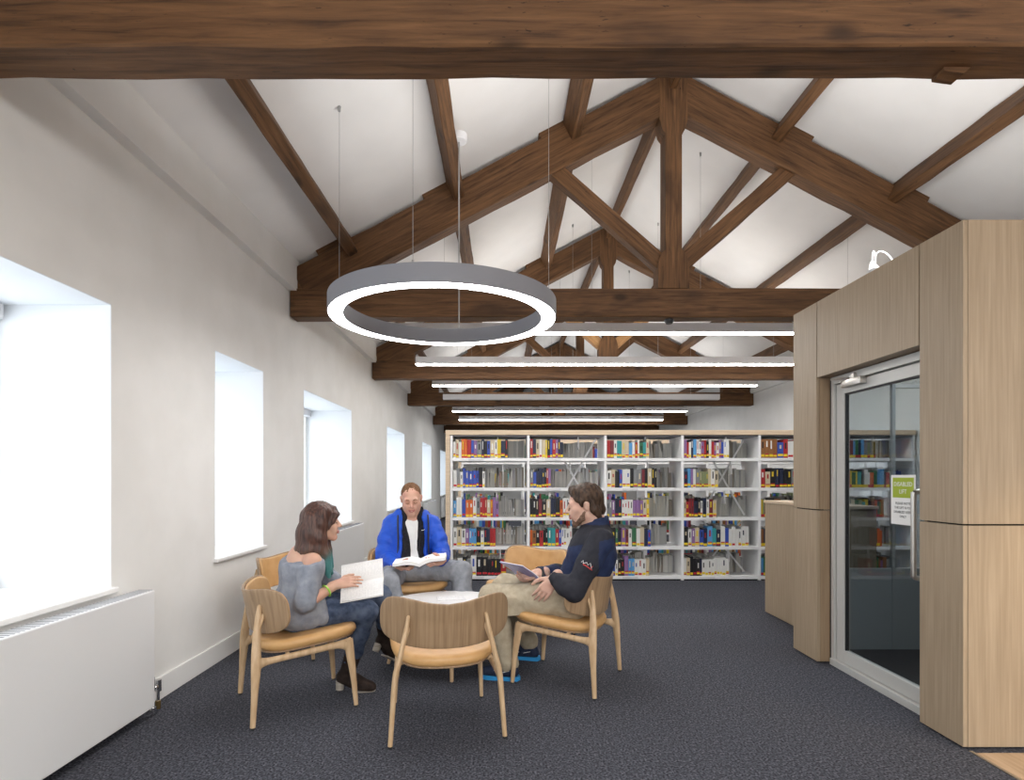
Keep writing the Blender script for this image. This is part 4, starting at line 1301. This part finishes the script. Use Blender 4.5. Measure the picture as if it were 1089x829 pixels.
        m.tube([V(fl.p(0, -.035, -.055) - o), V(fl.p(0, -.035, -.1085) - o)], [(.028, .026), (.024, .023)], 14, up=tuple(fl.d(0, 1, 0))); m.build('heel', M['heel'], bo, True)
        m = MB(); pts = [(-.034, .05), (-.036, .10), (-.03, .155), (-.014, .187), (.014, .187), (.03, .155), (.036, .10), (.034, .05)]
        m.add([V(fl.p(x, y, -.1025) - o) for x, y in pts] + [V(fl.p(x, y, -.112) - o) for x, y in pts], [tuple(range(8)), tuple(range(15, 7, -1))] + [(i, (i + 1) % 8, (i + 1) % 8 + 8, i + 8) for i in range(8)])
        m.build('sole', M['heel'], bo)
    # green wristband
    m = MB(); a = unit(wrR - elR); c = elR + (wrR - elR) * .70
    fr = Frame(c, a)
    m.tube([V(fr.p(.034 * math.cos(w), 0, .032 * math.sin(w)) - o) for w in [2 * PI * k / 28 for k in range(28)]], [(.004, .009)] * 28, 8, closed=True)
    M['lime_band'] = mat('lime wristband', (.30, .62, .06), .4)
    m.build('wristband', M['lime_band'], t, True)
    # the book she reads
    c = A3(-.862, 3.50, .697)
    x = unit(A3(.06, .80, .60)); 
    R = np.stack([unit(A3(-.10, .62, .78)), A3(0, 0, 0), A3(0, 0, 0)], 1)
    sp = unit(A3(.98, .02, .17))                       # along the spine, left to right in view
    xx = R[:, 0]; xx = unit(xx - sp * (xx @ sp)); nn = np.cross(xx, sp)
    R = np.stack([xx, sp, nn], 1)
    if np.linalg.det(R) < 0: R[:, 2] *= -1
    # pages must look up and towards the viewer
    if R[1, 2] > 0: R = np.stack([-R[:, 0], R[:, 1], -R[:, 2]], 1)
    open_book('open_book', tuple(c), R, .128, .250, .010, .016, [M['page'], M['paper']], 'large open white book held by the woman in the grey top', 'book', (.16, .16))

def hair_dyed():
    m = mat('brown hair with dyed ends', (.06, .03, .02), .45, 0, .4)
    nt = m.node_tree; N = nt.nodes; L = nt.links; b = N['Principled BSDF']
    tc = N.new('ShaderNodeTexCoord'); mp = N.new('ShaderNodeMapping'); mp.inputs['Scale'].default_value = (1, 1, .08)
    L.new(tc.outputs['Object'], mp.inputs[0])
    nz = N.new('ShaderNodeTexNoise'); nz.inputs['Scale'].default_value = 85; nz.inputs['Detail'].default_value = 3; L.new(mp.outputs[0], nz.inputs['Vector'])
    rp = N.new('ShaderNodeValToRGB'); e = rp.color_ramp.elements
    e[0].position = .32; e[0].color = (.030, .014, .012, 1); e[1].position = .70; e[1].color = (.125, .058, .042, 1)
    L.new(nz.outputs['Fac'], rp.inputs[0])
    sx = N.new('ShaderNodeSeparateXYZ'); L.new(tc.outputs['Object'], sx.inputs[0])
    n2 = N.new('ShaderNodeTexNoise'); n2.inputs['Scale'].default_value = 12; L.new(mp.outputs[0], n2.inputs['Vector'])
    ad = N.new('ShaderNodeMath'); ad.operation = 'MULTIPLY_ADD'; L.new(n2.outputs['Fac'], ad.inputs[0]); ad.inputs[1].default_value = .16; L.new(sx.outputs['Z'], ad.inputs[2])
    mr = N.new('ShaderNodeMapRange'); mr.inputs['From Min'].default_value = 1.01; mr.inputs['From Max'].default_value = .90; L.new(ad.outputs[0], mr.inputs['Value'])
    r3 = N.new('ShaderNodeValToRGB'); e = r3.color_ramp.elements
    e[0].position = .30; e[0].color = (.14, .095, .06, 1); e[1].position = .75; e[1].color = (.06, .21, .215, 1)
    L.new(mr.outputs[0], r3.inputs[0])
    mx = N.new('ShaderNodeMix'); mx.data_type = 'RGBA'; L.new(mr.outputs[0], mx.inputs['Factor']); L.new(rp.outputs[0], mx.inputs['A']); L.new(r3.outputs[0], mx.inputs['B'])
    L.new(mx.outputs['Result'], b.inputs['Base Color'])
    return m

# =========================================================== man in blue jacket
def man_blue():
    o = A3(-.84, 4.93, 0)
    t = empty('person', o, 0, 'seated person with cropped ginger hair in bright blue jacket, reading, behind the table', 'person')
    S_ = 1.08
    u = unit((.22, -.97, 0)); r = A3(u[1], -u[0], 0); z = A3(0, 0, 1)       # r: his right (left in the photo)
    pel = A3(-.835, 4.945, .545)
    chest = A3(-.815, 4.985, .84)
    nb = A3(-.797, 4.955, 1.045)
    hd = Frame((-.792, 4.90, 1.152), (.16, -.93, -.36), (.0, -.36, 1), 1.10)
    shR, shL = A3(-.975, 4.98, .935), A3(-.630, 5.02, .930)
    elR, wrR = A3(-1.020, 4.85, .660), A3(-.86, 4.64, .615)
    elL, wrL = A3(-.530, 4.92, .675), A3(-.52, 4.665, .655)
    hipR, hipL = pel + r * .10 - z * .02, pel - r * .10 - z * .02
    knR, anR = A3(-.895, 4.46, .520), A3(-.77, 4.47, .10)
    knL, anL = A3(-.345, 4.72, .560), A3(-.33, 4.63, .10)
    T = Frame(chest, u, (-.05, .10, 1))
    P = Frame(pel, u)
    B = SDF()
    add_head(B, hd, nb - z * .03, .056)
    B.ell(chest, (.165, .10, .19), T.R, .04); B.ell(pel, (.15, .11, .11), P.R, .05); B.cap(pel, chest, .12, .12, .05)
    B.cap(shR, shL, .05, .05, .04); B.cap(nb - z * .08, nb, .09, .062, .04)
    for sh, el, wr in ((shR, elR, wrR), (shL, elL, wrL)):
        B.cap(sh, el, .048, .040, .03); B.cap(el, wr, .040, .031, .02)
    for hp, kn, an in ((hipR, knR, anR), (hipL, knL, anL)):
        B.cap(hp, kn, .078, .056, .03); B.cap(kn, an, .054, .04, .02)
    hand(B, wrR, unit(A3(.88, -.30, -.10)), A3(.15, .25, .95), A3(.3, -.9, .1), 1.1, (.45, .55, .35), .05, .55, .030)
    hand(B, wrL, unit(A3(-.50, -.72, -.12)), A3(-.35, .25, .9), A3(-.2, -.7, .5), 1.1, (.50, .6, .4), .04, .6, .030)
    B.mesh('body', .0052, M['skin_b'], t, o)
    face_bits(hd, t, o, M['brow_g'], M['lip'], True, True, .026)
    # cropped hair
    Hs = SDF(); hp = hd.p; s = hd.s
    Hs.ell(hp(0, -.020, .039), hd.r(.0775, .0955, .0825), hd.R, .01)
    Hs.ell(hp(0, .075, -.045), hd.r(.075, .07, .115), hd.R, .015, cut=True)
    Hs.plane(hp(0, -.02, .012), hd.d(0, .62, -1), .012)
    for q in (-1, 1): Hs.ell(hp(q * .055, .085, .045), hd.r(.03, .05, .045), hd.R, .02, cut=True)
    M['ginger'] = noisy('short ginger hair', (.115, .055, .027), (.19, .098, .05), (1, 1, 1), 60, 3, .8, .5, .2)
    Hs.mesh('hair', .005, M['ginger'], t, o, (.002, 60, 60, 60), 1)
    # white shirt, black fleece, blue jacket: each open at the front
    M['tee'] = fabric('white cotton', (.72, .73, .73), (.82, .83, .83), 18, .2)
    M['fleece'] = fabric('black fleece', (.010, .010, .013), (.022, .022, .028), 60, .4)
    M['blue_jacket'] = fabric('bright blue nylon', (.012, .060, .43), (.025, .105, .60), 5, .2, .42)
    M['jacket_lining'] = fabric('navy lining', (.012, .016, .04), (.022, .028, .06), 40, .2)
    def torso(g, k=.05):
        q = SDF()
        q.ell(chest + z * .0, (.182 + g, .120 + g, .21 + g), T.R, k); q.ell(pel + z * .05, (.165 + g, .130 + g, .13 + g * .5), P.R, .06)
        q.cap(pel + z * .05, chest, .125 + g, .135 + g, .05)
        q.cap(shR, shL, .056 + g * .6, .056 + g * .6, .05); q.cap(nb - z * .09, nb - z * .035, .095 + g * .5, .07 + g * .4, .04)
        return q
    fw = lambda x, y, zz: chest + r * x + u * y + z * zz
    q = torso(.0); q.plane(nb + u * .03 - z * .01, unit(A3(*(z + u * .45))), .004); q.plane(pel - z * .02, (0, 0, -1))
    q.mesh('shirt', .006, M['tee'], t, o, (.004, 14, 14, 10), 2)
    q = torso(.016)
    q.chain([fw(0, .16, .235), fw(-.005, .16, .12), fw(-.022, .17, .0), fw(-.032, .17, -.14), fw(-.036, .17, -.26)], [.075, .065, .048, .040, .048], .001)
    # turn that strip into a slot cut
    for i in range(4):
        kd, c_, k_, l_, u_, p_ = q.ops[-1 - i]; q.ops[-1 - i] = (kd, True, .006, l_, u_, p_)
    q.plane(nb + u * .02 + z * .012, unit(A3(*(z + u * .30))), .004); q.plane(pel - z * .03, (0, 0, -1))
    for sg in (-1, 1):
        q.cap(nb - u * .06 + z * .012, nb + r * sg * .075 + u * .005 + z * .014, .022, .022, .02); q.cap(nb + r * sg * .075 + u * .005 + z * .014, nb + r * sg * .062 + u * .085 - z * .055, .022, .016, .02)
    q.mesh('fleece', .0055, M['fleece'], t, o, (.003, 14, 14, 10), 4)
    q = torso(.036)
    for sh, el, wr, sg in ((shR, elR, wrR, 1), (shL, elL, wrL, -1)):
        q.chain([sh - z * .01, sh + (el - sh) * .5 + r * sg * .012, el, el + (wr - el) * .5, wr - unit(wr - el) * .02], [.068, .070, .064, .058, .048], .03)
        for f in (.25, .55, .85):
            q.cap(sh + (el - sh) * f - u * .012, sh + (el - sh) * f + u * .012, .073, .073, .02)
        q.cap(el + (wr - el) * .3, el + (wr - el) * .34, .064, .064, .02); q.cap(el + (wr - el) * .65, el + (wr - el) * .68, .057, .057, .02)
    q.cap(pel + r * .14 + u * .02, pel + r * .17 + u * .10 - z * .02, .08, .075, .04)
    q.cap(pel - r * .14 + u * .02 + z * .02, pel - r * .16 + u * .10 + z * .05, .08, .07, .04)
    cutp = [(fw(-.01, .20, .33), .12), (fw(-.02, .20, .14), .125), (fw(-.028, .20, -.02), .115), (fw(-.03, .21, -.16), .12), (fw(-.03, .24, -.30), .15)]
    for (a, ra), (b, rb) in zip(cutp[:-1], cutp[1:]): q.cap(a, b, ra, rb, .008, cut=True)
    for sg in (-1, 1):                                                          # folded-back hood
        q.cap(nb - u * .10 - z * .03, nb + r * sg * .11 - u * .03 - z * .030, .042, .036, .02); q.cap(nb + r * sg * .11 - u * .03 - z * .030, nb + r * sg * .118 + u * .05 - z * .075, .036, .022, .02)
    q.ell(nb + z * .01 + u * .02, (.085, .085, .12), None, .01, cut=True)
    q.plane(pel - z * .035, (0, 0, -1))
    for el, wr in ((elR, wrR), (elL, wrL)):
        a = unit(wr - el); q.cap(wr - a * .0, wr + a * .12, .042, .05, .004, cut=True)
    q.mesh('jacket', .0065, M['blue_jacket'], t, o, (.0065, 13, 13, 20), 11)
    # zip edges along the opening
    M['zip'] = mat('dark zip tape', (.015, .017, .03), .5)
    for sg, e in ((1, .112), (-1, -.145)):
        m = MB(); pts = spline([V(fw(e * .98, .112, .175)), V(fw(e, .148, .08)), V(fw(e * .98, .160, -.04)), V(fw(e * 1.02, .155, -.16)), V(fw(e * 1.05, .16, -.235))], 5)
        m.tube([V(A3(*p) - o) for p in pts], [(.007, .009)] * len(pts), 8); m.build('zip', M['zip'], t, True)
    m = MB(); p0 = V(fw(-.085, .139, .045) - o); m.tube([p0, p0 + V(tuple(-r * .02)) + V((0, 0, .003)), p0 + V(tuple(-r * .028)) + V((0, 0, .009))], .0022, 6); m.build('chest_mark', M['tee'], t)
    # grey joggers
    J = SDF()
    J.ell(pel + u * .01, (.182, .150, .120), P.R, .05)
    J.chain([hipR, hipR + (knR - hipR) * .5, knR, knR + (anR - knR) * .4, anR + z * .03], [.105, .100, .082, .078, .062], .03)
    J.chain([hipL, hipL + (knL - hipL) * .5 + z * .01, knL, knL + (anL - knL) * .4, anL + z * .03], [.105, .100, .083, .080, .062], .03)
    for an in (anR, anL): J.plane(an - z * .03, (0, 0, -1)) if an is anR else None
    M['jogger'] = fabric('grey jersey joggers', (.20, .215, .245), (.30, .315, .35), 24, .25)
    J.mesh('joggers', .006, M['jogger'], t, o, (.008, 11, 11, 8), 21)
    M['shoe_k'] = fabric('dark trainers', (.03, .03, .035), (.06, .06, .07), 30, .1)
    M['sole_w'] = mat('white sole', (.6, .6, .6), .6)
    for an, f in ((anR, unit(A3(.25, -.97, 0))), (anL, unit(A3(.15, -.98, 0)))):
        shoe(t, o, Frame(an, f), M['shoe_k'], M['sole_w'])
    # the book on his lap
    c = A3(-.665, 4.575, .640)
    xx = unit(A3(.985, .05, .10)); nn = unit(A3(-.10, -.06, .98)); R = RT(xx, nn)
    open_book('open_book', tuple(c), R, .21, .20, .030, .030, [M['paper'], M['zip']], 'thick open book held by the man in the blue jacket', 'book', (.13, .16))

def shoe(t, o, fl, mu, ms):
    b = SDF()
    b.cap(fl.p(0, -.01, .0), fl.p(0, -.005, .035), .046, .048, .02)
    b.chain([fl.p(0, -.035, -.045), fl.p(0, .05, -.045), fl.p(0, .15, -.058)], [.040, .043, .034], .03)
    b.plane(fl.p(0, 0, -.078), fl.d(0, 0, -1)); b.plane(fl.p(0, 0, .04), fl.d(0, 0, 1))
    so = b.mesh('shoe', .0055, mu, t, o)
    pts = [(-.034, -.07), (-.040, -.03), (-.038, .03), (-.046, .09), (-.044, .14), (-.028, .18), (0, .193), (.028, .18), (.044, .14), (.046, .09), (.038, .03), (.040, -.03), (.034, -.07), (0, -.084)]
    n = len(pts); m = MB()
    m.add([V(fl.p(x, y, -.0985) - o) for x, y in pts] + [V(fl.p(x * 1.04, y, -.073) - o) for x, y in pts], [tuple(range(n - 1, -1, -1)), tuple(range(n, 2 * n))] + [(i, (i + 1) % n, (i + 1) % n + n, i + n) for i in range(n)])
    m.build('sole', ms, so)
    return so

# ========================================================== bearded man in navy
def man_navy():
    o = A3(.46, 3.79, 0)
    t = empty('person', o, 0, 'bearded person in navy zip jacket and khaki trousers, sitting on the right, reading', 'person')
    u = unit((-.93, .36, 0)); r = A3(u[1], -u[0], 0); z = A3(0, 0, 1)      # r: his right, away from the viewer
    pel = A3(.475, 3.785, .55)
    chest = A3(.575, 3.745, .83)
    nb = A3(.605, 3.735, 1.035)
    hd = Frame((.527, 3.745, 1.154), (-.965, .10, -.20), (-.2, 0, 1), 1.10)
    shL, shR = A3(.600, 3.555, .945), A3(.640, 3.925, .945)                 # left arm is the near one
    elL, wrL = A3(.425, 3.480, .648), A3(.315, 3.590, .700)
    elR, wrR = A3(.46, 4.05, .66), A3(.245, 3.865, .690)
    hipL, hipR = pel - r * .105 - z * .02, pel + r * .105 - z * .02
    knL, anL = A3(-.080, 3.835, .535), A3(.025, 3.79, .10)
    knR, anR = A3(.000, 4.075, .560), A3(.185, 4.21, .10)
    T = Frame(chest, u, (.17, -.03, 1)); P = Frame(pel, u)
    B = SDF()
    add_head(B, hd, nb - z * .03, .056)
    B.ell(chest, (.165, .105, .19), T.R, .04); B.ell(pel, (.15, .12, .11), P.R, .05); B.cap(pel, chest, .12, .12, .05)
    B.cap(shR, shL, .05, .05, .04); B.cap(nb - z * .08, nb, .085, .06, .04)
    for sh, el, wr in ((shR, elR, wrR), (shL, elL, wrL)):
        B.cap(sh, el, .050, .042, .03); B.cap(el, wr, .041, .031, .02)
    for hp, kn, an in ((hipR, knR, anR), (hipL, knL, anL)):
        B.cap(hp, kn, .078, .056, .03); B.cap(kn, an, .054, .04, .02)
    hand(B, wrL, unit(A3(-.55, -.06, -.66)), A3(.05, 1, -.15), A3(-.75, 0, .6), 1.12, (.15, .35, .25), .05, .3, .030)
    hand(B, wrR, unit(A3(-.90, -.05, -.22)), A3(.05, -.55, .8), A3(-.1, -.8, .5), 1.12, (.35, .5, .35), .05, .5, .030)
    B.mesh('body', .0052, M['skin_d'], t, o)
    face_bits(hd, t, o, M['brow_d'], M['lip'], True, True)
    M['hair_d'] = noisy('dark brown hair', (.020, .011, .007), (.085, .050, .032), (1, 1, .25), 60, 4, .55, .6, .3)
    M['beard'] = noisy('brown beard', (.10, .058, .040), (.20, .125, .09), (1, 1, 1), 70, 3, .8, .4, .2)
    Hs = SDF(); hp = hd.p
    Hs.ell(hp(0, -.018, .044), hd.r(.083, .102, .088), hd.R, .02)
    Hs.chain([hp(-.04, .045, .096), hp(0, .052, .100), hp(.04, .045, .096)], [.020, .024, .020], .02)
    Hs.chain([hp(0, -.066, .02), hp(0, -.072, -.045), hp(0, -.072, -.082)], [.050, .042, .022], .03)
    for q in (-1, 1):
        Hs.chain([hp(q * .072, -.03, .05), hp(q * .066, -.050, -.03), hp(q * .050, -.068, -.085)], [.022, .024, .018], .02)
        Hs.cap(hp(q * .077, .018, .03), hp(q * .074, .020, -.022), .016, .010, .015)
    Hs.ell(hp(0, .104, -.035), hd.r(.078, .062, .098), hd.R, .012, cut=True)
    for q in (-1, 1): Hs.ell(hp(q * .088, .0, -.010), hd.r(.026, .026, .036), hd.R, .008, cut=True)
    Hs.plane(hp(0, .060, .050), hd.d(0, .85, -.5), .012)
    Hs.mesh('hair', .005, M['hair_d'], t, o, (.005, 34, 34, 22), 6)
    b = SDF()
    for q in (-1, 1):
        b.chain([hp(q * .064, .012, -.040), hp(q * .056, .030, -.070), hp(q * .022, .070, -.098)], [.010, .0175, .0185], .015)
        b.cap(hp(q * .006, .0985, -.043), hp(q * .028, .086, -.056), .0065, .006, .008); b.cap(hp(q * .028, .084, -.056), hp(q * .024, .078, -.09), .008, .014, .008)
    b.cap(hp(-.014, .079, -.102), hp(.014, .079, -.102), .018, .018, .01)
    b.ell(hp(0, .100, -.060), hd.r(.021, .016, .009), hd.R, .004, cut=True)
    b.mesh('beard', .0045, M['beard'], t, o, (.003, 60, 60, 60), 2)
    # navy half-zip with charcoal shoulders
    M['navy'] = fabric('navy softshell', (.014, .022, .062), (.024, .038, .095), 20, .25, .7)
    M['charcoal'] = fabric('charcoal softshell', (.019, .020, .028), (.032, .033, .043), 30, .2, .75)
    q = SDF()
    q.ell(chest, (.195, .140, .215), T.R, .05); q.ell(pel + z * .04, (.178, .150, .12), P.R, .06); q.cap(pel + z * .06, chest, .140, .150, .05)
    q.cap(shR, shL, .068, .068, .05); q.cap(nb - z * .09, nb - z * .02, .10, .076, .04); q.cap(nb - z * .03, nb + z * .025 - u * .005, .074, .074, .015)
    arms = []
    for sh, el, wr in ((shR, elR, wrR), (shL, elL, wrL)):
        q.chain([sh - z * .01, sh + (el - sh) * .5, el, el + (wr - el) * .5, wr + unit(wr - el) * .0], [.080, .074, .066, .056, .046], .03)
    q.ell(nb + z * .045, (.064, .064, .05), None, .006, cut=True)
    q.plane(nb + z * .035, unit(A3(*(z + u * .25))), .004)
    q.plane(pel - z * .06, (0, 0, -1))
    for el, wr in ((elR, wrR), (elL, wrL)):
        a = unit(wr - el); q.cap(wr - a * .0, wr + a * .10, .038, .045, .004, cut=True)
    def panels(c):
        rel = c - chest; fx = rel @ u; zz = c[:, 2]; rx = rel @ r
        sl = np.abs(rx) > .135
        up = (zz > .925 - .25 * (fx + .02) ) & (zz < 1.03)
        arm = np.zeros(len(c), bool)
        for sh, el, wr in ((shR, elR, wrR), (shL, elL, wrL)):
            for a, b_ in ((sh, el), (el, wr)):
                ab = b_ - a; tt = np.clip(((c - a) @ ab) / (ab @ ab), 0, 1)
                dd = np.linalg.norm(c - a - tt[:, None] * ab, axis=1)
                arm |= dd < .088
        side = arm & (fx > -.10 + .0 * zz) & (np.abs(rx) > .10)
        return (side | up).astype(int)
    q.mesh('jacket', .006, [M['navy'], M['charcoal']], t, o, (.007, 13, 13, 11), 31, matfn=panels)
    # embroidered mark on the near sleeve
    M['stitch_w'] = mat('white stitching', (.7, .7, .72), .6); M['stitch_r'] = mat('red stitching', (.55, .04, .04), .6)
    ctr = (shL + elL) * .5; ax = unit(elL - shL); out = unit(A3(-.15, -1, .10)); out = unit(out - ax * (out @ ax)); sd = np.cross(ax, out)
    def sp(a, b_): 
        p = ctr + ax * a + sd * b_ + out * .0; rr = .0735
        ang = b_ / rr
        return V(ctr + ax * a + out * (rr * math.cos(ang) + .010) + sd * rr * math.sin(ang) - o)
    m = MB(); m.tube([sp(.02, -.03), sp(-.005, -.008), sp(.012, .0), sp(.002, .012), sp(.016, .030)], .0022, 6); m.tube([sp(.016, .030), sp(.0, .038), sp(.014, .045)], .002, 6); m.build('sleeve_mark', M['stitch_w'], t)
    m = MB(); m.tube([sp(.026, -.038), sp(.024, -.01), sp(.021, .010), sp(.022, .028)], .003, 6); m.tube([sp(.03, -.02), sp(.004, -.030)], .002, 6); m.build('sleeve_mark', M['stitch_r'], t)
    # khaki trousers
    J = SDF()
    J.ell(pel - z * .01, (.178, .150, .110), P.R, .05)
    J.chain([hipL, hipL + (knL - hipL) * .5, knL, knL + (anL - knL) * .45, anL + z * .015], [.108, .100, .084, .080, .070], .03)
    J.chain([hipR, hipR + (knR - hipR) * .5, knR, knR + (anR - knR) * .45, anR + z * .03], [.108, .100, .084, .078, .066], .03)
    pk = hipL + (knL - hipL) * .68
    J.box(pk + A3(0, -.085, -.03), (.075, .022, .065), Frame(pk, u).R[:, [1, 0, 2]] * np.array([1, -1, 1]) if False else None, .012, .012)
    M['khaki'] = fabric('khaki cotton', (.36, .31, .225), (.47, .41, .31), 26, .3)
    J.mesh('trousers', .006, M['khaki'], t, o, (.009, 11, 11, 9), 41)
    M['trainer'] = fabric('navy trainers', (.012, .018, .04), (.03, .04, .075), 40, .1); M['sole_b'] = mat('bright blue sole', (.03, .28, .62), .5)
    M['sock'] = fabric('black sock', (.01, .01, .012), (.02, .02, .022), 40, .1)
    for an, f in ((anL, unit(A3(-.95, .20, 0))), (anR, unit(A3(-.92, .30, 0)))):
        k = SDF(); k.cap(an - z * .0, an + z * .06, .043, .05, .01); k.mesh('sock', .006, M['sock'], t, o)
        so = shoe(t, o, Frame(an, f), M['trainer'], M['sole_b'])
        fl = Frame(an, f)
        for sd_ in (-1, 1):
            m = MB(); m.tube([V(fl.p(sd_ * .045, .085, -.030) - o), V(fl.p(sd_ * .0455, .05, -.048) - o), V(fl.p(sd_ * .044, -.02, -.030) - o)], [.003, .0045, .0015], 6); m.build('side_flash', M['stitch_w'], so)
    # watch strap
    a = unit(wrR - elR); fr = Frame(wrR + a * .012, a); m = MB()
    m.tube([V(fr.p(.035 * math.cos(w), 0, .033 * math.sin(w)) - o) for w in [2 * PI * k / 24 for k in range(24)]], [(.004, .012)] * 24, 8, closed=True)
    m.build('watch_strap', M['black'], t, True)
    # magazine: one cover raised towards the viewer's left, pages on the lap
    M['mag'] = noisy('purple printed cover', (.20, .20, .45), (.36, .37, .62), (2, 9, 1), 5, 3, .35, pos=(.3, .7)); 
    xx = unit(A3(.80, .55, -.10)); nn = unit(A3(.12, .10, .98)); R = RT(xx, nn)
    open_book('magazine', (.165, 3.875, .660), R, .175, .26, .006, .010, [M['paper'], M['mag']], 'open magazine with purple cover held by the bearded man', 'magazine', (.52, .10))
woman(); man_blue(); man_navy()
# ------------------------------------------------------------------ light
w = bpy.data.worlds.new('World'); S.world = w; w.use_nodes = True
w.node_tree.nodes['Background'].inputs['Color'].default_value = (.80, .90, 1.0, 1)
w.node_tree.nodes['Background'].inputs['Strength'].default_value = 1.0
def area(name, loc, rot, sx, sy, power, color=(1, 1, 1)):
    d = bpy.data.lights.new(name, 'AREA'); d.shape = 'RECTANGLE'; d.size = sx; d.size_y = sy; d.energy = power; d.color = color
    o = bpy.data.objects.new(name, d); COL.objects.link(o); o.location = loc; o.rotation_euler = rot
    return o
# daylight falling in through the openings of the left wall
for i, (a, b) in enumerate(WIN):
    area('window_daylight', (XO + .06, (a + b) / 2, (ZS + ZH) / 2), (0, -PI / 2, 0), ZH - ZS - .2, b - a - .1, 4 * (b - a), (.84, .92, 1))
# unseen fill light added behind the viewer to brighten the room
area('rear_fill', (1.6, -2.4, 2.5), (math.radians(38), 0, 0), 6, 1.2, 250, (1, .985, .96))
area('ceiling_fill', (1.6, .4, 3.25), (PI, 0, 0), 5, .8, 35, (1, .985, .96)); area('ceiling_fill', (1.6, 3.7, 2.8), (PI, 0, 0), 3.4, .8, 62, (1, .985, .96));  area('lift_fill', (3.1, 3.6, 2.5), (0, 0, 0), .6, .4, 14, (.93, .97, 1))
for y in (8.3, 12, 16): area('ceiling_fill', (1.6, y, 3.1), (PI, 0, 0), 5, .3, 36, (1, .98, .95))
d = bpy.data.lights.new('wall_washer', 'SPOT'); d.energy = 45; d.spot_size = math.radians(70); d.spot_blend = .8; d.color = (1, .78, .5); d.shadow_soft_size = .06
o = bpy.data.objects.new('wall_washer', d); COL.objects.link(o); o.location = (3.1, 1.9, 1.9)
o.rotation_euler = (V((2.75, 2.81, .3)) - o.location).to_track_quat('-Z', 'Y').to_euler()

S.view_settings.view_transform = 'Standard'; S.view_settings.look = 'None'
S.view_settings.gamma = 1; S.view_settings.exposure = 0.0; S.view_settings.use_curve_mapping = False
S.cycles.max_bounces = 8; S.cycles.diffuse_bounces = 5; S.cycles.transparent_max_bounces = 12
S.cycles.use_denoising = True
S.cycles.sample_clamp_indirect = 6
